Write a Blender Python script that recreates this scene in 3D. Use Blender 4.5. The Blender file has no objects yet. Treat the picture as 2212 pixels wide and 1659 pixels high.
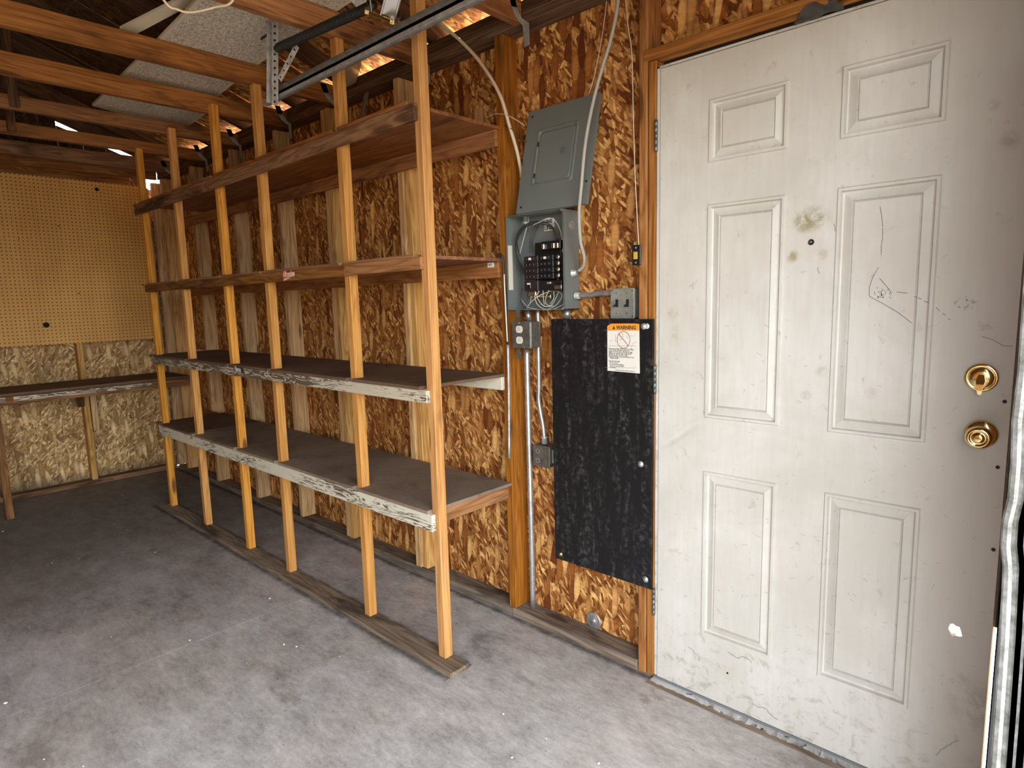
import bpy, bmesh, math, random
from mathutils import Vector, Matrix
R = random.Random(7)
sc = bpy.context.scene
COL = sc.collection

# ------------------------------------------------------------------ camera
F_PX, YAW, PITCH, ROLL = 1342.87, math.radians(42.9451), math.radians(-7.6904), math.radians(-1.4792)
CAM = Vector((1.0286, -1.8157, 1.3354))
fw = Vector((-math.sin(YAW) * math.cos(PITCH), math.cos(YAW) * math.cos(PITCH), math.sin(PITCH)))
rt0 = Vector((math.cos(YAW), math.sin(YAW), 0)); up0 = rt0.cross(fw)
rt = rt0 * math.cos(ROLL) + up0 * math.sin(ROLL)
up = -rt0 * math.sin(ROLL) + up0 * math.cos(ROLL)
cd = bpy.data.cameras.new('camera'); cam = bpy.data.objects.new('camera', cd); COL.objects.link(cam)
cam.matrix_world = Matrix(((rt.x, up.x, -fw.x, CAM.x), (rt.y, up.y, -fw.y, CAM.y), (rt.z, up.z, -fw.z, CAM.z), (0, 0, 0, 1)))
cd.sensor_width = 36; cd.lens = 36 * F_PX / 2212; cd.clip_start = 0.02
sc.camera = cam

# ------------------------------------------------------------------ world, sun, exposure
w = bpy.data.worlds.new('sky'); sc.world = w; w.use_nodes = True
nt = w.node_tree; nt.nodes.clear()
sky = nt.nodes.new('ShaderNodeTexSky'); sky.sky_type = 'NISHITA'; sky.sun_disc = False
SUN_AZ, SUN_EL = math.radians(-28), math.radians(56)     # azimuth from +Y towards +X
sky.sun_elevation = SUN_EL; sky.sun_rotation = SUN_AZ; sky.dust_density = 1.5; sky.ozone_density = 1.0
bg = nt.nodes.new('ShaderNodeBackground'); bg.inputs[1].default_value = 0.52
wo = nt.nodes.new('ShaderNodeOutputWorld')
hz = nt.nodes.new('ShaderNodeHueSaturation'); hz.inputs['Saturation'].default_value = .28      # thin bright haze
wm = nt.nodes.new('ShaderNodeMix'); wm.data_type = 'RGBA'; wm.blend_type = 'MULTIPLY'; wm.inputs[0].default_value = 1
wm.inputs[7].default_value = (1.0, .99, .955, 1)
nt.links.new(sky.outputs[0], hz.inputs['Color']); nt.links.new(hz.outputs[0], wm.inputs[6]); nt.links.new(wm.outputs[2], bg.inputs[0]); nt.links.new(bg.outputs[0], wo.inputs[0])
sd = bpy.data.lights.new('sun', 'SUN'); sd.energy = 4.5; sd.angle = 0.0093; sd.color = (1, .95, .86)
sun = bpy.data.objects.new('sun', sd); COL.objects.link(sun)
sdir = Vector((math.sin(SUN_AZ) * math.cos(SUN_EL), math.cos(SUN_AZ) * math.cos(SUN_EL), math.sin(SUN_EL)))
sun.rotation_euler = sdir.to_track_quat('Z', 'Y').to_euler(); sun.location = (0, 6, 9)
# light portal over the open garage doorway (only guides sampling of the sky)
pd = bpy.data.lights.new('portal', 'AREA'); pd.shape = 'RECTANGLE'; pd.size = 2.6; pd.size_y = 2.15
pd.cycles.is_portal = True
po = bpy.data.objects.new('portal', pd); COL.objects.link(po)
po.matrix_world = Matrix.Translation((1.13, -1.85, 1.07)) @ Vector((1, 0, 0)).to_track_quat('Z', 'Y').to_matrix().to_4x4()
sc.view_settings.view_transform = 'Standard'; sc.view_settings.look = 'None'
sc.view_settings.gamma = 1; sc.view_settings.use_curve_mapping = False
sc.view_settings.exposure = 2.25
cy = sc.cycles
cy.max_bounces = 7; cy.diffuse_bounces = 6; cy.glossy_bounces = 3; cy.transmission_bounces = 3; cy.transparent_max_bounces = 4
cy.use_adaptive_sampling = True; cy.adaptive_threshold = 0.02; cy.use_denoising = True
cy.sample_clamp_indirect = 8; cy.caustics_reflective = False; cy.caustics_refractive = False

# ------------------------------------------------------------------ helpers
def at(u, v, ax, val):
    """point on an axis plane seen at photograph pixel (u, v)"""
    d = fw + rt * ((u - 1106) / F_PX) - up * ((v - 829.5) / F_PX)
    i = 'XYZ'.index(ax); t = (val - CAM[i]) / d[i]
    return CAM + d * t

def tag(o, label=None, cat=None, group=None, kind=None):
    if label: o['label'] = label
    if cat: o['category'] = cat
    if group: o['group'] = group
    if kind: o['kind'] = kind
    return o

def empty(name, loc, label=None, cat=None, group=None, kind=None):
    o = bpy.data.objects.new(name, None); COL.objects.link(o); o.location = loc
    o.empty_display_size = .1
    return tag(o, label, cat, group, kind)

def link(name, me, mat, parent=None, M=None):
    """one mesh object; M is its world matrix"""
    o = bpy.data.objects.new(name, me); COL.objects.link(o)
    if mat is not None and not me.materials:
        for m in (mat if isinstance(mat, (list, tuple)) else [mat]): me.materials.append(m)
    M = M or Matrix.Identity(4)
    if parent is not None:
        chain = Matrix.Identity(4); q = parent; ms = []
        while q is not None: ms.append(q); q = q.parent
        for q in reversed(ms): chain = chain @ q.matrix_basis
        o.parent = parent; o.matrix_basis = chain.inverted() @ M
    else: o.matrix_basis = M
    return o

def tomesh(bm, name='m', smooth=False):
    me = bpy.data.meshes.new(name); bmesh.ops.recalc_face_normals(bm, faces=bm.faces); bm.to_mesh(me); bm.free()
    if smooth:
        for p in me.polygons: p.use_smooth = True
    return me

def boxbm(sx, sy, sz, bev=0.0, seg=1):
    bm = bmesh.new(); bmesh.ops.create_cube(bm, size=1)
    bmesh.ops.scale(bm, vec=(sx, sy, sz), verts=bm.verts)
    if bev > 0: bmesh.ops.bevel(bm, geom=bm.edges[:], offset=bev, segments=seg, affect='EDGES', profile=.6)
    return bm

def box(name, lo, hi, mat, parent=None, bev=.002):
    """axis aligned box from lo to hi (world); its own origin at the centre"""
    lo, hi = Vector(lo), Vector(hi); s = hi - lo
    return link(name, tomesh(boxbm(abs(s.x), abs(s.y), abs(s.z), min(bev, min(map(abs, s)) * .3))), mat, parent, Matrix.Translation((lo + hi) / 2))

def lumber(name, lo, hi, mat, parent=None, axis=None, bev=.0025, bow=.0):
    """board from lo to hi whose local X runs along its length"""
    lo, hi = Vector(lo), Vector(hi); s = hi - lo
    if axis is None: axis = max(range(3), key=lambda i: abs(s[i]))
    L = s[axis]; o1, o2 = (axis + 1) % 3, (axis + 2) % 3
    bm = boxbm(L, s[o1], s[o2], min(bev, s[o1] * .25, s[o2] * .25))
    if bow:
        bmesh.ops.subdivide_edges(bm, edges=[e for e in bm.edges if abs(e.verts[0].co.x - e.verts[1].co.x) > L * .5], cuts=6)
        ph = R.uniform(0, 6)
        for v in bm.verts:
            v.co.y += bow * math.sin(v.co.x / L * 3.1 + ph); v.co.z += bow * .7 * math.cos(v.co.x / L * 3.6 + ph)
    ex = Vector((0, 0, 0)); ex[axis] = 1; ey = Vector((0, 0, 0)); ey[o1] = 1; ez = Vector((0, 0, 0)); ez[o2] = 1
    c = (lo + hi) / 2
    M = Matrix(((ex.x, ey.x, ez.x, c.x), (ex.y, ey.y, ez.y, c.y), (ex.z, ey.z, ez.z, c.z), (0, 0, 0, 1)))
    return link(name, tomesh(bm), mat, parent, M)

def stick(name, a, b, w_, h_, mat, parent=None, upv=(0, 0, 1), bev=.002):
    """rectangular bar from a to b, w_ across, h_ along upv"""
    a, b = Vector(a), Vector(b); ex = (b - a); L = ex.length; ex.normalize()
    ey = Vector(upv).cross(ex).normalized(); ez = ex.cross(ey)
    c = (a + b) / 2
    M = Matrix(((ex.x, ey.x, ez.x, c.x), (ex.y, ey.y, ez.y, c.y), (ex.z, ey.z, ez.z, c.z), (0, 0, 0, 1)))
    return link(name, tomesh(boxbm(L, w_, h_, min(bev, w_ * .25, h_ * .25))), mat, parent, M)

def spline(pts, n=8):
    pts = [Vector(p) for p in pts]
    if len(pts) < 3: return pts
    P = [pts[0] * 2 - pts[1]] + pts + [pts[-1] * 2 - pts[-2]]; out = []
    for i in range(1, len(P) - 2):
        for k in range(n):
            t = k / n; a, b, c, d = P[i - 1], P[i], P[i + 1], P[i + 2]
            out.append(.5 * ((2 * b) + (c - a) * t + (2 * a - 5 * b + 4 * c - d) * t * t + (3 * b - a - 3 * c + d) * t ** 3))
    out.append(pts[-1]); return out

def tubebm(bm, pts, r, seg=8, caps=True, flat=1.0):
    rings = []; prev = None
    for i, p in enumerate(pts):
        t = (pts[min(i + 1, len(pts) - 1)] - pts[max(i - 1, 0)]).normalized()
        if prev is None:
            n = t.cross(Vector((0, 0, 1)));
            if n.length < .1: n = t.cross(Vector((0, 1, 0)))
            n.normalize()
        else: n = (prev - t * prev.dot(t)).normalized()
        prev = n; b = t.cross(n); rr = r(i / (len(pts) - 1)) if callable(r) else r
        rings.append([bm.verts.new(p + (n * math.cos(k * 2 * math.pi / seg) + b * flat * math.sin(k * 2 * math.pi / seg)) * rr) for k in range(seg)])
    for a, b in zip(rings, rings[1:]):
        for k in range(seg): bm.faces.new((a[k], a[(k + 1) % seg], b[(k + 1) % seg], b[k]))
    if caps: bm.faces.new(rings[0][::-1]); bm.faces.new(rings[-1])
    return bm

def tube(name, pts, r, mat, parent=None, seg=8, n=8, sm=True, flat=1.0):
    pts = spline(pts, n) if sm else [Vector(p) for p in pts]
    c = pts[0].copy(); bm = tubebm(bmesh.new(), [p - c for p in pts], r, seg, True, flat)
    return link(name, tomesh(bm, smooth=True), mat, parent, Matrix.Translation(c))

def lathe(name, prof, mat, loc, axis=(0, -1, 0), parent=None, seg=32, smooth=True):
    """profile of (radius, height) turned about axis"""
    bm = bmesh.new(); rings = []
    for r, h in prof:
        if r < 1e-6: rings.append([bm.verts.new((0, 0, h))])
        else: rings.append([bm.verts.new((r * math.cos(k * 2 * math.pi / seg), r * math.sin(k * 2 * math.pi / seg), h)) for k in range(seg)])
    for a, b in zip(rings, rings[1:]):
        for k in range(seg):
            k2 = (k + 1) % seg
            if len(a) == 1 and len(b) == 1: continue
            if len(a) == 1: bm.faces.new((a[0], b[k2], b[k]))
            elif len(b) == 1: bm.faces.new((a[k], a[k2], b[0]))
            else: bm.faces.new((a[k], a[k2], b[k2], b[k]))
    q = Vector(axis).to_track_quat('Z', 'Y').to_matrix().to_4x4()
    return link(name, tomesh(bm, smooth=smooth), mat, parent, Matrix.Translation(loc) @ q)

def prism(name, poly, th, mat, origin, ux, uy, parent=None):
    """flat polygon (list of (a, b)) in the plane ux, uy, thickened by th along ux x uy"""
    ux, uy = Vector(ux).normalized(), Vector(uy).normalized(); uz = ux.cross(uy)
    bm = bmesh.new(); a = [bm.verts.new((x, y, 0)) for x, y in poly]; b = [bm.verts.new((x, y, th)) for x, y in poly]
    bm.faces.new(a[::-1]); bm.faces.new(b); n = len(poly)
    for i in range(n): bm.faces.new((a[i], a[(i + 1) % n], b[(i + 1) % n], b[i]))
    o = Vector(origin)
    M = Matrix(((ux.x, uy.x, uz.x, o.x), (ux.y, uy.y, uz.y, o.y), (ux.z, uy.z, uz.z, o.z), (0, 0, 0, 1)))
    return link(name, tomesh(bm), mat, parent, M)

def multi(name, shapes, mat, parent=None, origin=(0, 0, 0), M=None):
    """several axis aligned boxes (lo, hi) as one mesh; coordinates relative to origin"""
    bm = bmesh.new()
    for lo, hi in shapes:
        lo, hi = Vector(lo), Vector(hi)
        r = bmesh.ops.create_cube(bm, size=1)['verts']
        bmesh.ops.scale(bm, vec=hi - lo, verts=r); bmesh.ops.translate(bm, vec=(lo + hi) / 2, verts=r)
    return link(name, tomesh(bm), mat, parent, M or Matrix.Translation(origin))

def text(name, s, size, mat, origin, ux, uy, parent=None, ext=.0002, shear=0, align='LEFT', off=0.0, sx=1.0):
    cu = bpy.data.curves.new('t', 'FONT'); cu.body = s; cu.size = size; cu.extrude = ext; cu.shear = shear
    cu.align_x = align; cu.offset = off; cu.resolution_u = 2
    t = bpy.data.objects.new('t', cu); COL.objects.link(t)
    dg = bpy.context.evaluated_depsgraph_get(); me = bpy.data.meshes.new_from_object(t.evaluated_get(dg))
    bpy.data.objects.remove(t)
    if sx != 1.0:
        for v in me.vertices: v.co.x *= sx
    me.materials.clear()
    ux, uy = Vector(ux).normalized(), Vector(uy).normalized(); uz = ux.cross(uy); o = Vector(origin)
    M = Matrix(((ux.x, uy.x, uz.x, o.x), (ux.y, uy.y, uz.y, o.y), (ux.z, uy.z, uz.z, o.z), (0, 0, 0, 1)))
    return link(name, me, mat, parent, M)

# ------------------------------------------------------------------ materials
class NT:
    def __init__(s, name):
        s.m = bpy.data.materials.new(name); s.m.use_nodes = True; s.t = s.m.node_tree; s.n = s.t.nodes
        s.b = s.n['Principled BSDF']
    def a(s, typ, **kw):
        nd = s.n.new(typ)
        for k, v in kw.items():
            if k.startswith('i_'): nd.inputs[int(k[2:]) if k[2:].isdigit() else k[2:].replace('_', ' ')].default_value = v
            else: setattr(nd, k, v)
        return nd
    def l(s, a, b): s.t.links.new(a, b)
    def math(s, op, a, b=None, c=None, clamp=False):
        nd = s.n.new('ShaderNodeMath'); nd.operation = op; nd.use_clamp = clamp
        for i, x in enumerate((a, b, c)):
            if x is None: continue
            if isinstance(x, (int, float)): nd.inputs[i].default_value = x
            else: s.l(x, nd.inputs[i])
        return nd.outputs[0]
    def mix(s, f, a, b, mode='MIX'):
        nd = s.n.new('ShaderNodeMix'); nd.data_type = 'RGBA'; nd.blend_type = mode
        for i, x in ((0, f), (6, a), (7, b)):
            if isinstance(x, (int, float)): nd.inputs[i].default_value = x
            elif isinstance(x, tuple): nd.inputs[i].default_value = (*x, 1) if len(x) == 3 else x
            else: s.l(x, nd.inputs[i])
        return nd.outputs[2]
    def ramp(s, f, stops, interp='LINEAR'):
        nd = s.n.new('ShaderNodeValToRGB'); cr = nd.color_ramp; cr.interpolation = interp
        while len(cr.elements) < len(stops): cr.elements.new(.5)
        for e, (p, c) in zip(cr.elements, stops): e.position = p; e.color = (*c, 1) if len(c) == 3 else c
        s.l(f, nd.inputs[0]); return nd.outputs[0]
    def sstep(s, x, a, b):
        nd = s.n.new('ShaderNodeMapRange'); nd.interpolation_type = 'SMOOTHSTEP'
        s.l(x, nd.inputs[0]); nd.inputs[1].default_value = a; nd.inputs[2].default_value = b
        return nd.outputs[0]
    def coords(s, scale=(1, 1, 1), rot=(0, 0, 0), rnd=10.0, vec=None):
        if vec is None:
            tc = s.n.new('ShaderNodeTexCoord').outputs['Object']
            if rnd:
                oi = s.n.new('ShaderNodeObjectInfo')
                sc_ = s.n.new('ShaderNodeVectorMath'); sc_.operation = 'SCALE'; s.l(oi.outputs['Random'], sc_.inputs[3])
                sc_.inputs[0].default_value = (rnd, rnd * 1.7, rnd * .6)
                ad = s.n.new('ShaderNodeVectorMath'); s.l(tc, ad.inputs[0]); s.l(sc_.outputs[0], ad.inputs[1]); tc = ad.outputs[0]
        else: tc = vec
        mp = s.n.new('ShaderNodeMapping'); s.l(tc, mp.inputs[0]); mp.inputs[3].default_value = scale; mp.inputs[2].default_value = rot
        return mp.outputs[0]
    def noise(s, vec, scale=1, detail=3, rough=.55, dist=0, out=0, dims='3D'):
        nd = s.n.new('ShaderNodeTexNoise'); nd.noise_dimensions = dims; s.l(vec, nd.inputs['Vector'])
        nd.inputs['Scale'].default_value = scale; nd.inputs['Detail'].default_value = detail
        nd.inputs['Roughness'].default_value = rough; nd.inputs['Distortion'].default_value = dist
        return nd.outputs[out]
    def bump(s, h, st=.3, d=.002):
        nd = s.n.new('ShaderNodeBump'); nd.inputs[0].default_value = st; nd.inputs[1].default_value = d
        s.l(h, nd.inputs['Height']); s.l(nd.outputs[0], s.b.inputs['Normal'])
    def done(s, col=None, rough=.7, metal=0, spec=None):
        if col is not None:
            if isinstance(col, tuple): s.b.inputs['Base Color'].default_value = (*col, 1)
            else: s.l(col, s.b.inputs['Base Color'])
        if isinstance(rough, (int, float)): s.b.inputs['Roughness'].default_value = rough
        else: s.l(rough, s.b.inputs['Roughness'])
        s.b.inputs['Metallic'].default_value = metal
        if spec is not None: s.b.inputs['Specular IOR Level'].default_value = spec
        return s.m

def plain(name, col, rough=.6, metal=0, spec=None):
    return NT(name).done(col, rough, metal, spec)

def wood(name, lo, mid, hi, knots=.5, stain=.5, stain_col=(.05, .03, .018), hue=.25, grainy=1.0):
    s = NT(name); base = s.coords()
    v = s.coords((1.1, 14, 14), vec=base)
    big = s.noise(v, 1.0, 2, .5, 1.2)
    rings = s.math('FRACT', s.math('MULTIPLY', big, 7.0))
    rings = s.math('ABSOLUTE', s.math('SUBTRACT', rings, .5))            # 0..0.5 saw
    fine = s.noise(s.coords((4, 170, 170), vec=base), 1, 2, .6)
    f = s.math('ADD', s.math('MULTIPLY', rings, .9 * grainy), s.math('MULTIPLY', fine, .75))
    col = s.ramp(f, [(.22, lo), (.48, mid), (.85, hi)])
    oi = s.n.new('ShaderNodeObjectInfo')
    hs = s.n.new('ShaderNodeHueSaturation'); s.l(col, hs.inputs['Color'])
    s.l(s.math('ADD', s.math('MULTIPLY', oi.outputs['Random'], hue * 2), 1 - hue), hs.inputs['Value'])
    s.l(s.math('SUBTRACT', 1.08, s.math('MULTIPLY', s.math('FRACT', s.math('MULTIPLY', oi.outputs['Random'], 7.3)), .25)), hs.inputs['Saturation'])
    col = hs.outputs[0]
    if knots:
        vo = s.n.new('ShaderNodeTexVoronoi'); vo.inputs['Scale'].default_value = 1
        s.l(s.coords((2.6, 11, 11), vec=base), vo.inputs['Vector'])
        k = s.math('SUBTRACT', 1, s.sstep(vo.outputs['Distance'], .10, .2))
        k = s.math('MULTIPLY', k, s.math('GREATER_THAN', s.n.new('ShaderNodeSeparateColor').outputs[0], -1))
        sepc = s.n.new('ShaderNodeSeparateColor'); s.l(vo.outputs['Color'], sepc.inputs[0])
        k = s.math('MULTIPLY', k, s.math('GREATER_THAN', sepc.outputs[0], 1 - knots))
        col = s.mix(s.math('MULTIPLY', k, .8), col, (.09, .035, .015))
    st = s.noise(s.coords((1.7, 7, 7), vec=base), 1, 4, .65, .6)
    st = s.sstep(st, .62 - .16 * stain, .82 - .1 * stain)
    col = s.mix(s.math('MULTIPLY', st, min(1, .5 + .5 * stain)), col, stain_col)
    s.bump(f, .35, .0015)
    return s.done(col, .82, 0, .25)

W_POST = wood('pine_post', (.40, .165, .038), (.64, .31, .085), (.80, .45, .15), .55, .35, (.17, .06, .018), .12, .42)
W_STUD = wood('weathered_stud', (.28, .135, .04), (.52, .285, .10), (.70, .44, .18), .5, .45, (.09, .05, .024), .16)
W_RED = wood('fir_joist', (.15, .048, .011), (.30, .115, .026), (.46, .205, .055), .7, .75, (.045, .016, .007), .16, .5)
W_OLD = wood('old_rail', (.11, .042, .014), (.20, .085, .028), (.31, .15, .052), .4, .8, (.045, .02, .01), .12)
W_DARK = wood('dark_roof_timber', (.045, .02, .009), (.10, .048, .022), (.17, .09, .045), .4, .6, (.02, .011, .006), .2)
W_GREY = wood('grey_sill', (.09, .065, .045), (.18, .135, .095), (.29, .225, .165), .3, .9, (.05, .035, .026), .12)
W_JAMB = wood('door_stud', (.17, .062, .018), (.31, .125, .035), (.43, .20, .068), .6, .6, (.07, .025, .01), .14)

def board_mat(name, lo, hi, rnd=.15):
    s = NT(name); b = s.coords()
    n1 = s.noise(b, 3.2, 5, .6, .4); n2 = s.noise(b, 55, 3, .6)
    f = s.math('ADD', s.math('MULTIPLY', n1, .75), s.math('MULTIPLY', n2, .3))
    col = s.ramp(f, [(.32, lo), (.72, hi)])
    blot = s.sstep(s.noise(b, 7, 3, .5, .8), .6, .75)
    col = s.mix(s.math('MULTIPLY', blot, .45), col, tuple(c * .55 for c in lo))
    s.bump(n2, .2, .001)
    return s.done(col, .85, 0, .2)
M_SHELF = board_mat('dusty_particle_board', (.16, .115, .08), (.31, .24, .18))
M_SHELF2 = board_mat('brown_particle_board', (.10, .058, .036), (.19, .12, .08))
W_PLY = wood('plywood_underside', (.13, .04, .012), (.25, .09, .025), (.38, .16, .05), .1, .6, (.07, .03, .015), .08, .7)

# painted rail: cracked cream paint over wood
def painted(name, amount, paint=(.78, .74, .60)):
    s = NT(name); b = s.coords()
    wv = s.noise(s.coords((3.5, 34, 34), vec=b), 1, 4, .62, 1.6)
    r = s.math('ABSOLUTE', s.math('SUBTRACT', s.math('FRACT', s.math('MULTIPLY', wv, 5)), .5))
    big = s.noise(s.coords((2, 6, 6), vec=b), 1, 3, .6)
    f = s.sstep(s.math('ADD', s.math('MULTIPLY', r, .55), s.math('MULTIPLY', big, .6)), amount, amount + .04)
    tone = s.mix(s.noise(b, 9, 3), tuple(c * .8 for c in paint), paint)
    col = s.mix(f, (.13, .095, .065), tone)
    s.bump(f, .5, .0012)
    return s.done(col, .65)
M_PAINT1 = painted('cracked_cream_paint', .325)
M_PAINT2 = painted('worn_cream_paint', .415, (.64, .58, .45))

def osb(name, dark, mid, light, stain=0.0, size=1.0, vdark=.0):
    s = NT(name); base = s.coords((1, 1, 0), rnd=0)
    oi = s.n.new('ShaderNodeObjectInfo')
    warp = s.noise(base, 14, 2, .5, 0, 1)
    vm = s.n.new('ShaderNodeVectorMath'); vm.operation = 'MULTIPLY_ADD'; s.l(warp, vm.inputs[0]); vm.inputs[1].default_value = (.010, .010, 0); s.l(base, vm.inputs[2])
    v0 = vm.outputs[0]; col = None; hgt = None
    lay = [(.35, 34, 20, 0.0), (1.35, 17, 62, .40), (-1.25, 22, 80, .45), (.75, 18, 66, .55), (1.75, 24, 95, .5), (-.75, 30, 120, .62), (1.5, 11, 42, .70)]
    for i, (rot, sx, sy, thr) in enumerate(lay):
        m0 = s.n.new('ShaderNodeMapping'); s.l(v0, m0.inputs[0]); m0.inputs[2].default_value = (0, 0, rot)
        mp = s.n.new('ShaderNodeMapping'); s.l(m0.outputs[0], mp.inputs[0])
        mp.inputs[3].default_value = (sx / size, sy / size, 1); mp.inputs[1].default_value = (3.7 * i, 1.9 * i, 0)
        vo = s.n.new('ShaderNodeTexVoronoi'); vo.voronoi_dimensions = '2D'; vo.inputs['Scale'].default_value = 1
        s.l(mp.outputs[0], vo.inputs['Vector'])
        sp = s.n.new('ShaderNodeSeparateColor'); s.l(vo.outputs['Color'], sp.inputs[0])
        # each flake gets a random tone, with a darker border
        c = s.ramp(s.math('ADD', s.math('MULTIPLY', sp.outputs[0], .86), s.math('MULTIPLY', vo.outputs['Distance'], -.0)), [(0, dark), (.36, mid), (.64, tuple(a * .55 + b * .45 for a, b in zip(mid, light))), (.86, light)])
        edge = s.sstep(vo.outputs['Distance'], .28, .62)
        c = s.mix(s.math('MULTIPLY', edge, .5), c, tuple(x * .55 for x in dark))
        if col is None: col, hgt = c, sp.outputs[0]
        else:
            mk = s.math('MULTIPLY', s.math('GREATER_THAN', sp.outputs[1], thr), s.math('LESS_THAN', vo.outputs['Distance'], .60))
            col = s.mix(mk, col, c); 
            mh = s.n.new('ShaderNodeMix'); s.l(mk, mh.inputs[0]); s.l(hgt, mh.inputs[2]); s.l(sp.outputs[2], mh.inputs[3]); hgt = mh.outputs[0]
    gr = s.noise(s.coords((20, 90, 1), vec=base), 1, 3, .6)
    col = s.mix(.55, col, s.ramp(gr, [(.3, (.55, .55, .55)), (.7, (1.25, 1.2, 1.15))]), 'MULTIPLY')
    if stain:
        n = s.noise(base, 2.1, 4, .6, .5)
        gy = s.n.new('ShaderNodeSeparateXYZ'); tc = s.n.new('ShaderNodeTexCoord'); s.l(tc.outputs['Object'], gy.inputs[0])
        f = s.math('MULTIPLY', s.sstep(n, .45, .68), stain)
        col = s.mix(f, col, (.10, .085, .065), 'MIX')
        col = s.mix(s.math('MULTIPLY', s.math('SUBTRACT', 1, s.sstep(gy.outputs[1], .02, .13)), .7), col, (.055, .045, .035))
    s.bump(hgt, .4, .002)
    return s.done(col, .72, 0, .3)
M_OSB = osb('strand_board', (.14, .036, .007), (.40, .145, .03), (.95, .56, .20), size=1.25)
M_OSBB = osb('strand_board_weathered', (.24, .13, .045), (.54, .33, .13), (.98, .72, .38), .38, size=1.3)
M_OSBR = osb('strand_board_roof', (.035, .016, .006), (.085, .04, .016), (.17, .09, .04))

# pegboard
s = NT('pegboard_hardboard'); b = s.coords(rnd=0)
sp = s.n.new('ShaderNodeSeparateXYZ'); s.l(b, sp.inputs[0]); D = .0254
fx = s.math('SUBTRACT', s.math('FRACT', s.math('DIVIDE', sp.outputs[0], D)), .5); fy = s.math('SUBTRACT', s.math('FRACT', s.math('DIVIDE', sp.outputs[1], D)), .5)
d2 = s.math('SQRT', s.math('ADD', s.math('POWER', s.math('ABSOLUTE', fx), 2), s.math('POWER', s.math('ABSOLUTE', fy), 2)))
hole = s.math('SUBTRACT', 1, s.sstep(d2, .13, .2))
n = s.noise(b, 2.2, 4, .6); n2 = s.noise(s.coords((9, 1.2, 1), vec=b), 1, 3, .6)
col = s.ramp(s.math('ADD', s.math('MULTIPLY', n, .6), s.math('MULTIPLY', n2, .4)), [(.3, (.58, .29, .065)), (.7, (.80, .46, .13))])
def blob(s, vec, x, y, r, z=0, soft=.5):
    nd = s.n.new('ShaderNodeVectorMath'); nd.operation = 'DISTANCE'; s.l(vec, nd.inputs[0]); nd.inputs[1].default_value = (x, y, z)
    return s.math('SUBTRACT', 1, s.sstep(nd.outputs[1 if len(nd.outputs) > 1 else 0], r * (1 - soft), r))
tcn = s.n.new('ShaderNodeTexCoord').outputs['Object']
col = s.mix(s.math('MULTIPLY', blob(s, tcn, .24, -.38, .09, 0, .95), .6), col, (.10, .05, .02))
col = s.mix(s.math('MULTIPLY', hole, .95), col, (.03, .012, .004))
M_PEG = s.done(col, .6)

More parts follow.
